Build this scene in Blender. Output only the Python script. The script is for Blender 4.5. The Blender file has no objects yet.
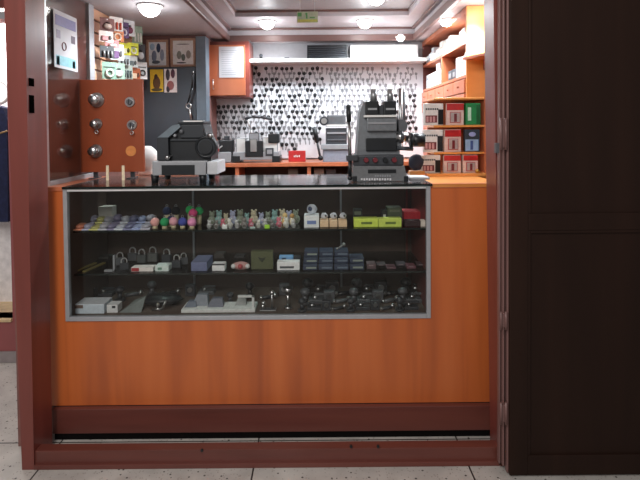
import bpy, bmesh, math, random
from mathutils import Vector, Matrix, Euler
random.seed(7)
R = math.radians
SC = bpy.context.scene
COL = SC.collection

# ------------------------------------------------------------ camera
F = 500.0
PITCH, ROLL, YAW = 1.5, -0.5, 0.0
HC = 1.45
VX, VY = 317.0, 128.0            # where lines running into the shop converge
cam_data = bpy.data.cameras.new('camera')
cam = bpy.data.objects.new('camera', cam_data); COL.objects.link(cam)
cam_data.sensor_width = 36.0; cam_data.lens = 36.0 * F / 640.0
CR = Matrix.Rotation(R(YAW), 3, 'Z') @ Matrix.Rotation(R(90 - PITCH), 3, 'X') @ Matrix.Rotation(R(ROLL), 3, 'Z')
cam.matrix_world = Matrix.Translation((0, 0, HC)) @ CR.to_4x4()
_d = CR.transposed() @ Vector((0, 1, 0))
_u = F * _d.x / -_d.z; _v = F * _d.y / -_d.z
SHX = 320 + _u - VX              # pixels
SHY = VY - (240 - _v)
cam_data.shift_x = SHX / 640.0; cam_data.shift_y = SHY / 640.0
cam_data.clip_start = 0.05
SC.camera = cam

def P(u, v, D):
    """point of the place seen at pixel (u, v) on the vertical plane y = D"""
    c = Vector(((u - 320 + SHX) / F, (240 - v + SHY) / F, -1.0))
    w = CR @ c
    return Vector((w.x * D / w.y, D, HC + w.z * D / w.y))
def rect(u0, v0, u1, v1, D):
    a = P(u0, (v0 + v1) / 2, D); b = P(u1, (v0 + v1) / 2, D)
    t = P((u0 + u1) / 2, v0, D); m = P((u0 + u1) / 2, v1, D)
    return a.x, b.x, m.z, t.z    # x0, x1, z0, z1

# ------------------------------------------------------------ materials
def lin(c):
    c = c / 255.0
    return c / 12.92 if c <= 0.04045 else ((c + 0.055) / 1.055) ** 2.4
def rgb(r, g, b): return (lin(r), lin(g), lin(b), 1.0)
MATS = {}
def mat(key, col, rough=0.5, metal=0.0, var=0.12, scale=25.0, emit=None, strength=0.0, coat=0.0, spec=0.5):
    if key in MATS: return MATS[key]
    m = bpy.data.materials.new(key); m.use_nodes = True; MATS[key] = m
    nt = m.node_tree; b = nt.nodes['Principled BSDF']
    b.inputs['Roughness'].default_value = rough; b.inputs['Metallic'].default_value = metal
    b.inputs['Coat Weight'].default_value = coat
    b.inputs['Specular IOR Level'].default_value = spec
    tc = nt.nodes.new('ShaderNodeTexCoord'); n = nt.nodes.new('ShaderNodeTexNoise')
    n.inputs['Scale'].default_value = scale; n.inputs['Detail'].default_value = 4
    nt.links.new(tc.outputs['Object'], n.inputs['Vector'])
    r = nt.nodes.new('ShaderNodeValToRGB')
    c = rgb(*col)
    r.color_ramp.elements[0].position = 0.3; r.color_ramp.elements[1].position = 0.7
    r.color_ramp.elements[0].color = tuple(x * (1 - var) for x in c[:3]) + (1,)
    r.color_ramp.elements[1].color = tuple(min(1, x * (1 + var)) for x in c[:3]) + (1,)
    nt.links.new(n.outputs['Fac'], r.inputs['Fac']); nt.links.new(r.outputs['Color'], b.inputs['Base Color'])
    if emit:
        b.inputs['Emission Color'].default_value = rgb(*emit); b.inputs['Emission Strength'].default_value = strength
    return m
def wood(key, ca, cb, cc, rough=0.35, scale=(7, 7, 0.5), coat=0.15, spec=0.5):
    m = bpy.data.materials.new(key); m.use_nodes = True; MATS[key] = m
    nt = m.node_tree; b = nt.nodes['Principled BSDF']
    b.inputs['Roughness'].default_value = rough; b.inputs['Coat Weight'].default_value = coat
    b.inputs['Coat Roughness'].default_value = 0.25; b.inputs['Specular IOR Level'].default_value = spec
    tc = nt.nodes.new('ShaderNodeTexCoord'); mp = nt.nodes.new('ShaderNodeMapping')
    mp.inputs['Scale'].default_value = scale
    n = nt.nodes.new('ShaderNodeTexNoise'); n.inputs['Scale'].default_value = 1.0
    n.inputs['Detail'].default_value = 3; n.inputs['Roughness'].default_value = 0.55; n.inputs['Distortion'].default_value = 0.35
    nt.links.new(tc.outputs['Object'], mp.inputs['Vector']); nt.links.new(mp.outputs['Vector'], n.inputs['Vector'])
    r = nt.nodes.new('ShaderNodeValToRGB'); e = r.color_ramp.elements
    e[0].position = 0.30; e[0].color = rgb(*ca); e[1].position = 0.72; e[1].color = rgb(*cc)
    x = e.new(0.5); x.color = rgb(*cb)
    nt.links.new(n.outputs['Fac'], r.inputs['Fac']); nt.links.new(r.outputs['Color'], b.inputs['Base Color'])
    n2 = nt.nodes.new('ShaderNodeTexNoise'); n2.inputs['Scale'].default_value = 6.0
    bp = nt.nodes.new('ShaderNodeBump'); bp.inputs['Strength'].default_value = 0.05
    nt.links.new(mp.outputs['Vector'], n2.inputs['Vector']); nt.links.new(n2.outputs['Fac'], bp.inputs['Height'])
    nt.links.new(bp.outputs['Normal'], b.inputs['Normal'])
    return m
def glass(key, tint=(235, 240, 238), fac=1.0, rough=0.02):
    m = bpy.data.materials.new(key); m.use_nodes = True; MATS[key] = m
    nt = m.node_tree; nt.nodes.remove(nt.nodes['Principled BSDF']); out = nt.nodes['Material Output']
    t = nt.nodes.new('ShaderNodeBsdfTransparent'); t.inputs['Color'].default_value = rgb(*tint)
    g = nt.nodes.new('ShaderNodeBsdfGlossy'); g.inputs['Roughness'].default_value = rough
    fr = nt.nodes.new('ShaderNodeFresnel'); fr.inputs['IOR'].default_value = 1.45
    mu = nt.nodes.new('ShaderNodeMath'); mu.operation = 'MULTIPLY'; mu.inputs[1].default_value = fac
    mx = nt.nodes.new('ShaderNodeMixShader')
    nt.links.new(fr.outputs['Fac'], mu.inputs[0]); nt.links.new(mu.outputs['Value'], mx.inputs['Fac'])
    nt.links.new(t.outputs['BSDF'], mx.inputs[1]); nt.links.new(g.outputs['BSDF'], mx.inputs[2])
    nt.links.new(mx.outputs['Shader'], out.inputs['Surface'])
    return m
def floor_mat():
    m = bpy.data.materials.new('speckled_tile'); m.use_nodes = True
    nt = m.node_tree; b = nt.nodes['Principled BSDF']; b.inputs['Roughness'].default_value = 0.4
    tc = nt.nodes.new('ShaderNodeTexCoord')
    mp = nt.nodes.new('ShaderNodeMapping'); mp.inputs['Location'].default_value = (0.284 + 0.92 * 4, -2.285 + 0.92 * 4, 0)
    nt.links.new(tc.outputs['Object'], mp.inputs['Vector'])
    # grout grid by modulo
    sp = nt.nodes.new('ShaderNodeSeparateXYZ'); nt.links.new(mp.outputs['Vector'], sp.inputs['Vector'])
    res = []
    for ax in ('X', 'Y'):
        mo = nt.nodes.new('ShaderNodeMath'); mo.operation = 'PINGPONG'; mo.inputs[1].default_value = 0.46
        nt.links.new(sp.outputs[ax], mo.inputs[0])
        lt = nt.nodes.new('ShaderNodeMath'); lt.operation = 'LESS_THAN'; lt.inputs[1].default_value = 0.0035
        nt.links.new(mo.outputs[0], lt.inputs[0]); res.append(lt)
    mxg = nt.nodes.new('ShaderNodeMath'); mxg.operation = 'MAXIMUM'
    nt.links.new(res[0].outputs[0], mxg.inputs[0]); nt.links.new(res[1].outputs[0], mxg.inputs[1])
    def speck(scale, thr):
        v = nt.nodes.new('ShaderNodeTexVoronoi'); v.inputs['Scale'].default_value = scale
        nt.links.new(tc.outputs['Object'], v.inputs['Vector'])
        r = nt.nodes.new('ShaderNodeMath'); r.operation = 'LESS_THAN'; r.inputs[1].default_value = thr
        nt.links.new(v.outputs['Distance'], r.inputs[0])
        s = nt.nodes.new('ShaderNodeSeparateColor'); nt.links.new(v.outputs['Color'], s.inputs['Color'])
        k = nt.nodes.new('ShaderNodeMath'); k.operation = 'GREATER_THAN'; k.inputs[1].default_value = 0.35
        nt.links.new(s.outputs[0], k.inputs[0])
        mm = nt.nodes.new('ShaderNodeMath'); mm.operation = 'MULTIPLY'
        nt.links.new(r.outputs[0], mm.inputs[0]); nt.links.new(k.outputs[0], mm.inputs[1])
        return mm
    s1 = speck(34, 0.16); s2 = speck(75, 0.22)
    n = nt.nodes.new('ShaderNodeTexNoise'); n.inputs['Scale'].default_value = 9; n.inputs['Detail'].default_value = 5
    nt.links.new(tc.outputs['Object'], n.inputs['Vector'])
    rp = nt.nodes.new('ShaderNodeValToRGB')
    rp.color_ramp.elements[0].position = .3; rp.color_ramp.elements[0].color = rgb(176, 171, 165)
    rp.color_ramp.elements[1].position = .7; rp.color_ramp.elements[1].color = rgb(202, 197, 190)
    nt.links.new(n.outputs['Fac'], rp.inputs['Fac'])
    prev = rp.outputs['Color']
    for s, c in ((s2, (150, 140, 132)), (s1, (60, 54, 50)), (mxg, (42, 36, 34))):
        mx = nt.nodes.new('ShaderNodeMix'); mx.data_type = 'RGBA'
        nt.links.new(s.outputs[0], mx.inputs['Factor']); nt.links.new(prev, mx.inputs[6])
        mx.inputs[7].default_value = rgb(*c); prev = mx.outputs[2]
    nt.links.new(prev, b.inputs['Base Color'])
    return m

W_ORANGE = wood('orange_wood', (168, 84, 44), (196, 102, 50), (206, 112, 58))
W_CAB = wood('cabinet_orange_wood', (176, 96, 64), (194, 112, 76), (206, 124, 86), scale=(5, 5, 0.8))
W_YELL = wood('honey_wood', (206, 130, 62), (220, 146, 76), (228, 156, 88), scale=(2, 8, 8))
W_BOARD = wood('board_wood', (142, 66, 36), (152, 72, 40), (160, 78, 44), scale=(6, 6, 1))
W_RED = wood('mahogany_wood', (104, 52, 44), (118, 58, 50), (130, 66, 58), rough=0.4, scale=(9, 9, .8))
W_PLINTH = wood('plinth_wood', (92, 48, 40), (106, 56, 48), (116, 64, 54), rough=0.4, scale=(.8, 9, 9))
W_DARK = wood('dark_door_wood', (34, 20, 14), (40, 24, 17), (47, 29, 21), rough=0.6, scale=(5, 5, .5), coat=0.0, spec=0.2)
W_EDGE = wood('door_edge_wood', (112, 82, 78), (124, 92, 88), (134, 100, 96), rough=0.4, scale=(9, 9, .7))
W_SLAT = wood('slatwall_wood', (196, 150, 120), (208, 162, 132), (216, 172, 144), scale=(1, 3, 9))
M_WALL = mat('white_paint', (176, 174, 178), 0.6, var=.04)
M_KEYB = mat('white_board', (208, 210, 215), 0.4, var=.03)
M_CEIL = mat('ceiling_paint', (186, 180, 184), 0.6, var=.04)
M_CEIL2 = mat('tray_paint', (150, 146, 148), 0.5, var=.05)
M_MOULD = wood('moulding_wood', (104, 78, 74), (114, 86, 82), (124, 94, 90), scale=(3, 3, 3))
M_BROWN = mat('brown_wall_paint', (124, 86, 80), 0.6)
M_SLATE = mat('slate_blue_metal', (56, 66, 76), 0.45, var=.1, scale=8)
M_SLATE2 = mat('slate_blue_light', (92, 106, 118), 0.5, var=.08)
M_ALU = mat('aluminium', (196, 198, 200), 0.35, 0.85, var=.06)
M_ALU2 = mat('painted_aluminium', (170, 172, 176), 0.4, 0.3, var=.05)
M_STEEL = mat('steel', (200, 200, 200), 0.28, 1.0, var=.08)
M_BRASS = mat('brass', (200, 160, 84), 0.3, 1.0, var=.08)
M_BLACK = mat('black_plastic', (20, 24, 28), 0.4, var=.2)
M_DKGREY = mat('dark_grey_plastic', (58, 61, 66), 0.4, var=.12)
M_GREY = mat('grey_plastic', (150, 152, 156), 0.45, var=.06)
M_MGREY = mat('mid_grey_metal', (96, 98, 102), 0.4, 0.2, var=.1)
M_WHITE = mat('white_plastic', (226, 226, 224), 0.4, var=.04)
M_PAPER = mat('white_paper', (214, 214, 218), 0.8, var=.02)
M_RED = mat('red_card', (176, 32, 34), 0.5)
M_MAROON = mat('maroon_card', (110, 30, 40), 0.5)
M_GREEN = mat('green_card', (28, 128, 66), 0.5)
M_BLUE = mat('blue_card', (60, 84, 140), 0.5)
M_LBLUE = mat('light_blue_card', (140, 170, 205), 0.5)
M_NAVY = mat('navy_cloth', (28, 34, 66), 0.9, var=.3, scale=40)
M_YELLOW = mat('yellow_card', (226, 214, 60), 0.5)
M_CASEBACK = mat('case_back_board', (90, 74, 65), 0.55, var=.12, scale=6)
M_BULB = mat('lamp_glow', (255, 255, 255), 0.4, emit=(255, 250, 245), strength=14)
M_GLASS = glass('clear_glass', (252, 253, 252), .6)
M_GTOP = glass('counter_glass', (246, 250, 248), 1.2, 0.12)
M_GSHELF = glass('shelf_glass', (240, 245, 243), 0.8)
M_EDGEG = mat('glass_edge_dark', (20, 30, 28), 0.15)
M_PINK = mat('pink_wall', (150, 84, 84), 0.6, var=.08, scale=6)
M_FLOOR = floor_mat()
def cmat(c, rough=0.55, metal=0.0):
    return mat('colour_%d_%d_%d_%d' % (c[0], c[1], c[2], int(metal * 10)), c, rough, metal, var=.1, scale=60)

# ------------------------------------------------------------ mesh builder
class MB:
    def __init__(s): s.bm = bmesh.new(); s.mats = []; s.smooth = []
    def mi(s, m):
        if m not in s.mats: s.mats.append(m)
        return s.mats.index(m)
    def _fin(s, faces, m, smooth=False):
        i = s.mi(m)
        for f in faces: f.material_index = i; f.smooth = smooth
    def box(s, x0, x1, y0, y1, z0, z1, m, bev=0.0, M=None):
        g = bmesh.ops.create_cube(s.bm, size=1.0); vs = g['verts']
        for v in vs:
            v.co = Vector(((x0 + x1) / 2 + v.co.x * (x1 - x0), (y0 + y1) / 2 + v.co.y * (y1 - y0), (z0 + z1) / 2 + v.co.z * (z1 - z0)))
            if M: v.co = M @ v.co
        fs = set(f for v in vs for f in v.link_faces)
        s._fin(fs, m)
        if bev > 0:
            bev = min(bev, .45 * min(abs(x1 - x0), abs(y1 - y0), abs(z1 - z0)))
            es = set(e for v in vs for e in v.link_edges)
            bmesh.ops.bevel(s.bm, geom=list(es), offset=bev, segments=2, affect='EDGES', profile=.6)
        return s
    def pb(s, u0, v0, u1, v1, D0, D1, m, bev=0.003):
        x0, x1, z0, z1 = rect(u0, v0, u1, v1, D0)
        return s.box(x0, x1, D0, D1, z0, z1, m, bev)
    def cyl(s, a, b, r, m, r2=None, n=16):
        a = Vector(a); b = Vector(b); d = b - a; L = d.length
        q = Vector((0, 0, 1)).rotation_difference(d.normalized()).to_matrix().to_4x4()
        g = bmesh.ops.create_cone(s.bm, cap_ends=True, segments=n, radius1=r, radius2=r if r2 is None else r2, depth=L,
                                  matrix=Matrix.Translation((a + b) / 2) @ q)
        fs = set(f for v in g['verts'] for f in v.link_faces)
        i = s.mi(m)
        for f in fs: f.material_index = i; f.smooth = len(f.verts) == 4
        return s
    def ball(s, c, r, m, sc=(1, 1, 1), n=12, rough=0):
        g = bmesh.ops.create_uvsphere(s.bm, u_segments=n, v_segments=max(6, n * 2 // 3), radius=r)
        for v in g['verts']:
            k = 1 + random.uniform(-rough, rough)
            v.co = Vector((v.co.x * sc[0] * k, v.co.y * sc[1] * k, v.co.z * sc[2] * k)) + Vector(c)
        s._fin(set(f for v in g['verts'] for f in v.link_faces), m, True)
        return s
    def prism(s, pts, d, m):
        """pts: 3-D outline, extruded by vector d"""
        d = Vector(d); n = len(pts)
        a = [s.bm.verts.new(Vector(p)) for p in pts]; b = [s.bm.verts.new(Vector(p) + d) for p in pts]
        fs = [s.bm.faces.new(a), s.bm.faces.new(b[::-1])]
        for i in range(n): fs.append(s.bm.faces.new((a[i], b[i], b[(i + 1) % n], a[(i + 1) % n])))
        bmesh.ops.recalc_face_normals(s.bm, faces=fs)
        s._fin(fs, m); return s
    def pprism(s, pix, D0, D1, m):
        return s.prism([P(u, v, D0) for u, v in pix], (0, D1 - D0, 0), m)
    def tube(s, pts, r, m, n=8, closed=False):
        pts = [Vector(p) for p in pts]
        rng = range(len(pts) if closed else len(pts) - 1)
        for i in rng:
            a, b = pts[i], pts[(i + 1) % len(pts)]
            if (b - a).length > 1e-5: s.cyl(a, b, r, m, n=n)
            s.ball(b, r, m, n=6)
        return s
    def ring(s, c, R0, r, m, axis='Y', n=14, k=6):
        c = Vector(c); vs = []
        for i in range(n):
            t = 2 * math.pi * i / n; row = []
            for j in range(k):
                p = 2 * math.pi * j / k; rr = R0 + r * math.cos(p); h = r * math.sin(p)
                q = {'Y': (rr * math.cos(t), h, rr * math.sin(t)), 'Z': (rr * math.cos(t), rr * math.sin(t), h), 'X': (h, rr * math.cos(t), rr * math.sin(t))}[axis]
                row.append(s.bm.verts.new(c + Vector(q)))
            vs.append(row)
        fs = [s.bm.faces.new((vs[i][j], vs[(i + 1) % n][j], vs[(i + 1) % n][(j + 1) % k], vs[i][(j + 1) % k])) for i in range(n) for j in range(k)]
        bmesh.ops.recalc_face_normals(s.bm, faces=fs)
        s._fin(fs, m, True); return s
    def build(s, name, parent=None, org=None):
        """mesh given in world coordinates; org = world origin of the object"""
        if parent is not None: org = root_org(parent)
        elif org is None:
            xs = [v.co for v in s.bm.verts]
            org = Vector(((min(v.x for v in xs) + max(v.x for v in xs)) / 2, (min(v.y for v in xs) + max(v.y for v in xs)) / 2, min(v.z for v in xs)))
        org = Vector(org)
        for v in s.bm.verts: v.co -= org
        me = bpy.data.meshes.new(name); s.bm.to_mesh(me); s.bm.free()
        for m in s.mats: me.materials.append(m)
        o = bpy.data.objects.new(name, me); COL.objects.link(o)
        if parent is not None: o.parent = parent
        else: o.location = org
        return o
def root_org(o):
    while o.parent: o = o.parent
    return o.location.copy()
def tag(o, label, cat, group=None, kind=None):
    o['label'] = label; o['category'] = cat
    if group: o['group'] = group
    if kind: o['kind'] = kind
    return o
def thing(name, label, cat, loc, group=None):
    o = bpy.data.objects.new(name, None); COL.objects.link(o); o.location = loc; o.empty_display_size = .05
    return tag(o, label, cat, group)
def struct(o, label=None):
    o['kind'] = 'structure'
    if label: o['label'] = label
    return o
def plabel(o, l): o['label'] = l; return o

# ------------------------------------------------------------ the place
DF = 2.10       # front frame plane
DC = 2.33       # counter front
DB = 2.84       # counter back
DW = 4.20       # back wall
XL, XR = -1.36, 1.25
ZC = 2.16       # soffit
struct(MB().box(-4.0, 3.2, -3.0, 5.4, -0.05, 0, M_FLOOR).build('floor', org=(0, 0, 0)))
# back wall
wb = MB(); wb.box(XL - .1, XR + .1, DW, DW + .1, 0, 2.6, M_WALL); struct(wb.build('wall_back'))
struct(MB().box(XL - .025, XL, DF + .16, DW, 0, 2.6, M_BROWN).build('wall_left'))
struct(MB().box(XR, XR + .1, DF + .2, DW, 0, 2.6, M_WALL).build('wall_right'))
# ceiling: soffit with a stepped tray
TX0, TX1, TY0, TY1 = -.715, .80, 2.35, 4.08
c = MB()
def hole(z0, z1, m, x0, x1, y0, y1, X0, X1, Y0, Y1):
    c.box(X0, x0, Y0, Y1, z0, z1, m); c.box(x1, X1, Y0, Y1, z0, z1, m)
    c.box(x0, x1, Y0, y0, z0, z1, m); c.box(x0, x1, y1, Y1, z0, z1, m)
hole(ZC, 2.26, M_CEIL, TX0, TX1, TY0, TY1, XL, XR, DF + .2, DW)
hole(2.26, 2.30, M_CEIL, TX0 + .13, TX1 - .13, TY0 + .25, 3.64, TX0 - .05, TX1 + .05, TY0 - .05, TY1 + .05)
c.box(XL, XR, DF + .2, DW, 2.30, 2.36, M_CEIL2)
struct(c.build('ceiling'))
t = MB()
for a, b, z0, z1, g, mm in ((0, .02, ZC - .008, 2.205, 0, M_MOULD),):
    t.box(TX0 - .012, TX0 + .016, TY0, TY1 + .012, z0, z1, mm, .006); t.box(TX1 - .016, TX1 + .012, TY0, TY1 + .012, z0, z1, mm, .006)
    t.box(TX0 - .012, TX1 + .012, TY1 - .016, TY1 + .012, z0, z1, mm, .006)
struct(t.build('trim_1'))
t = MB()
for x0, x1, y0, y1 in ((TX0, TX0 + .03, TY0, TY1), (TX1 - .03, TX1, TY0, TY1), (TX0, TX1, TY1 - .03, TY1)):
    t.box(x0, x1, y0, y1, 2.245, 2.262, M_MOULD, .005)
for x0, x1, y0, y1 in ((TX0 + .11, TX0 + .14, TY0 + .2, 3.65), (TX1 - .14, TX1 - .11, TY0 + .2, 3.65), (TX0 + .11, TX1 - .11, 3.62, 3.65)):
    t.box(x0, x1, y0, y1, 2.288, 2.302, M_MOULD, .004)
struct(t.build('trim_2'))

# brown wall cladding and slate panel at the back left
x0, x1, z0, z1 = rect(140, 30, 207, 200, 3.80)
struct(MB().box(XL, x1, 3.80, DW, 0, ZC - .001, M_BROWN).build('trim_3'))
pn = thing('steel_cabinet', 'tall dark slate blue metal cabinet in the back left corner, posters on its front', 'cabinet', (-1.1, 3.74, 0))
a0, a1, _, az = rect(143, 67, 196, 120, 3.70)
b0, b1, _, bz = rect(196, 36, 206, 120, 3.68)
MB().box(XL + .004, a1, 3.70, 3.795, 0, az, M_SLATE, .004).build('body', pn)
plabel(MB().box(b0, b1, 3.68, 3.795, 0, min(bz, ZC - .004), M_SLATE2, .003).build('side_post', pn), 'lighter slate blue upright post')
hd = MB(); x, _, z, _ = rect(188, 140, 190, 142, 3.70); hd.cyl((x, 3.665, z - .05), (x, 3.665, z + .05), .006, M_STEEL); hd.box(x - .005, x + .005, 3.665, 3.70, z + .035, z + .045, M_STEEL); hd.box(x - .005, x + .005, 3.665, 3.70, z - .045, z - .035, M_STEEL)
hd.build('handle', pn)

# ------------------------------------------------------------ front frame and folded door
fx0 = P(5, 130, DF).x; fi0 = P(26, 130, DF).x
fi1 = P(498, 128, DF).x; 
def quad_frame():
    th = thing('shop_front_frame', 'mahogany red timber frame around the shop opening, standing on the tiled floor', 'frame', (-.2, DF + .07, 0))
    b = MB()
    # left upright leans a little, as it does in the place
    top = 2.25
    def up(ua, ub, D0, D1, va=0, vb=468):
        a = P(ua, va, D0); bb = P(ub, vb, D0)
        k = (top - bb.z) / (a.z - bb.z)
        return bb.x + (a.x - bb.x) * k, bb.x - (a.x - bb.x) * bb.z / (a.z - bb.z)
    xt, xb = up(4, 22, DF, DF); xti, xbi = up(25, 34, DF, DF)
    b.prism([(xb, DF, 0), (xbi, DF, 0), (xti, DF, top), (xt, DF, top)], (0, .15, 0), W_RED)
    for (v0, v1) in ((78, 86), (95, 113)):
        a = P(27.3, v0, DF + .02); d = P(27.3, v1, DF + .02)
        b.box(a.x - .002, a.x + .012, DF + .015, DF + .05, d.z, a.z, mat('slot_dark', (6, 5, 5), 1.0, spec=0.0))
    b.build('left_upright', th)
    b = MB(); xt2, xb2 = up(493.5, 500, DF, DF)
    b.prism([(xb2, DF, 0), (xb2 + .045, DF, 0), (xt2 + .045, DF, top), (xt2, DF, top)], (0, .12, 0), W_RED)
    b.build('right_upright', th)
    b = MB(); b.box(xb + .05, xb2 + .03, DF + .01, DF + .06, 0.0, .075, W_PLINTH, .003)
    b.box(xb + .05, xb2 + .03, DF - .002, DF + .012, 0.0, .02, W_PLINTH, .002)
    b.build('bottom_rail', th)
    b = MB(); b.box(xt - .02, xt2 + .06, DF, DF + .15, 2.06, top, W_RED); b.build('header', th)
    # rail screws
    for u, v in ((202, 450), (351, 446), (378, 446)):
        b = MB(); p = P(u, v, DF + .01); b.cyl((p.x, DF + .004, p.z), (p.x, DF + .012, p.z), .006, M_BLACK, n=8)
        b.build('screw', th)
    return xb2
xfr = quad_frame()
struct(MB().box(-1.42, 1.4, DF + .01, DF + .14, 2.251, 2.9, M_BROWN).build('wall_front'))
struct(MB().box(fi1 + .10, XR + .5, DF + .03, DF + .14, 0, 2.25, W_DARK).build('wall_front_right'))

dr = thing('folding_door', 'dark brown panelled wooden door folded flat against the right side of the shop front', 'door', (1.2, 2.05, 0))
DD = 2.03
dx0 = P(510, 240, DD).x; dx1 = 1.75; dz1 = 2.35
st = .075
b = MB()
b.box(dx0, dx0 + st, DD, DD + .035, .006, dz1, W_DARK, .003); b.box(dx1 - st, dx1, DD, DD + .035, .006, dz1, W_DARK, .003)
zm = P(560, 222, DD).z
for z0, z1 in ((.006, .09), (zm - .035, zm + .035), (dz1 - .09, dz1)): b.box(dx0 + st, dx1 - st, DD, DD + .035, z0, z1, W_DARK, .003)
leaf = b.build('leaf_frame', dr)
for z0, z1 in ((.09, zm - .035), (zm + .035, dz1 - .09)):
    b = MB(); b.box(dx0 + st, dx1 - st, DD + .009, DD + .028, z0, z1, W_DARK)
    b.box(dx0 + st, dx0 + st + .012, DD + .002, DD + .012, z0, z1, W_DARK, .003); b.box(dx0 + st + .012, dx1 - st, DD + .002, DD + .012, z1 - .012, z1, W_DARK, .003)
    b.build('panel', dr)
# edges of the folded leaves
for i, (u, w, D) in enumerate(((499.8, 1.8, 2.07), (503.7, 1.8, 2.055), (508.2, 2.3, 2.045))):
    p = P(u, 240, D); ww = w * D / F
    MB().box(p.x - ww / 2, p.x + ww / 2, D, D + .022 if i < 2 else D + .022, .008 if i == 2 else .03, dz1, W_EDGE, .002).build('folded_leaf_edge', dr)
MB().box(P(499.3, 240, 2.08).x, P(509.5, 240, 2.08).x, 2.078, 2.096, .02, dz1, W_DARK).build('folded_leaf', dr)
for v0, v1 in ((118, 150), (312, 330), (403, 425)):
    b = MB(); p = P(503.5, v0, 2.035); q = P(503.5, v1, 2.035)
    for du in (-2.2, 2.8):
        xx = P(503.5 + du, v0, 2.035).x
        b.cyl((xx, 2.038, q.z), (xx, 2.038, p.z), .0052, W_EDGE, n=10)
    b.box(p.x - .012, p.x + .012, 2.04, 2.046, q.z + .01, p.z - .01, W_EDGE)
    b.build('hinge', dr)
b = MB(); p = P(496, 143, 2.08); q = P(496, 153, 2.08)
b.box(p.x - .004, p.x + .012, 2.07, 2.095, q.z, p.z, M_MGREY, .002); b.build('latch', dr)

# ------------------------------------------------------------ counter with the glass showcase
ZT = 1.186
cx0 = P(48, 300, DC).x; cx1 = P(494, 300, DC).x + .03
gx0, gx1, gzb, gzt = rect(64.5, 187.5, 430.5, 319.5, DC)
gzt = ZT - .011
ct = thing('shop_counter', 'orange wood shop counter with built-in glass showcase, facing the passage', 'counter', ((cx0 + cx1) / 2, 2.6, 0))
b = MB()
zor = P(250, 404, DC).z
b.box(cx0, gx0, DC, DC + .02, zor, ZT - .02, W_ORANGE); b.box(gx1, cx1, DC, DC + .02, zor, ZT - .02, W_ORANGE)
b.box(gx0, gx1, DC, DC + .02, zor, gzb, W_ORANGE)
b.build('front_panel', ct)
b = MB(); b.box(cx0 + .02, cx1, DC - .028, DC + .0, .03, zor - .002, W_PLINTH, .004)
b.box(cx0 + .02, cx1, DC + .0, DB - .02, .045, zor - .001, M_BLACK)
b.build('plinth', ct)
plabel(MB().box(cx0 + .03, cx1, DC - .024, DC + .06, .0, .031, mat('toe_shadow_black', (14, 12, 12), .9, spec=.1)).build('toe_shadow_strip', ct), 'black strip along the floor painted as toe gap shadow')  # black strip added to stand in for the shadow under the plinth
for xa in (cx0, cx1 - .02): MB().box(xa, xa + .02, DC + .02, DB, zor, ZT - .02, W_ORANGE).build('side_panel', ct)
b = MB(); b.box(gx0, gx1, DB - .03, DB - .012, gzb, ZT - .03, M_CASEBACK); b.box(gx0 - .015, gx0, DC + .02, DB - .012, gzb, ZT - .03, M_CASEBACK)
b.box(gx0, gx1, DC + .02, DB - .012, gzb - .02, gzb, M_CASEBACK); plabel(b.build('case_lining', ct), 'dark brown lining inside the glass showcase')
b = MB(); b.box(gx1, gx1 + .015, DC + .02, DB - .012, gzb, ZT - .03, W_RED); plabel(b.build('case_end_panel', ct), 'dark red wooden end panel inside the showcase')
b = MB()   # worktop
wtx = P(432, 185, DC).x
b.box(cx0, gx0 - .0, DC - .005, DB, ZT - .02, ZT, W_CAB, .003); b.box(wtx, cx1, DC - .005, DB + .12, ZT - .02, ZT, W_YELL, .003)
b.box(gx0, wtx, DB - .03, DB + .0, ZT - .03, ZT - .012, M_ALU2, .002)
b.build('wood_top', ct)
b = MB(); b.box(gx0 + .001, wtx - .001, DC - .012, DB, ZT - .010, ZT, M_GTOP)
gt = b.build('glass_top', ct)
MB().box(gx0 + .001, wtx - .001, DC - .0145, DC - .012, ZT - .010, ZT, M_EDGEG).build('glass_edge', gt)
b = MB(); w = .019
b.box(gx0, gx0 + w, DC - .006, DC + .02, gzb, gzt, M_ALU2, .002); b.box(gx1 - w, gx1, DC - .006, DC + .02, gzb, gzt, M_ALU2, .002)
b.box(gx0 + w, gx1 - w, DC - .006, DC + .02, gzb, gzb + w, M_ALU2, .002); b.box(gx0 + w, gx1 - w, DC - .006, DC + .02, gzt - .012, gzt, M_WHITE, .002)
b.build('aluminium_frame', ct)
MB().box(gx0 + w, gx1 - w, DC + .006, DC + .011, gzb + w, gzt - .012, M_GLASS).build('front_glass', ct)
SH1 = P(250, 229.5, 2.41).z; SH2 = P(250, 272.5, 2.41).z; SH3 = gzb
for z in (SH1, SH2):
    s = MB().box(gx0 + .004, gx1 - .004, 2.41, DB - .034, z - .008, z, M_GSHELF).build('glass_shelf', ct)
    MB().box(gx0 + .004, gx1 - .004, 2.408, 2.410, z - .008, z, M_EDGEG).build('shelf_edge', s)
for u in (193, 341, 407):
    x = P(u, 220, 2.79).x
    MB().box(x - .005, x + .005, DB - .046, DB - .031, gzb, gzt - .02, M_ALU2 if u < 400 else W_RED).build('standard_and_reflection', ct)  # the red bar at the right is a reflection put in as solid colour
    
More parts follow.
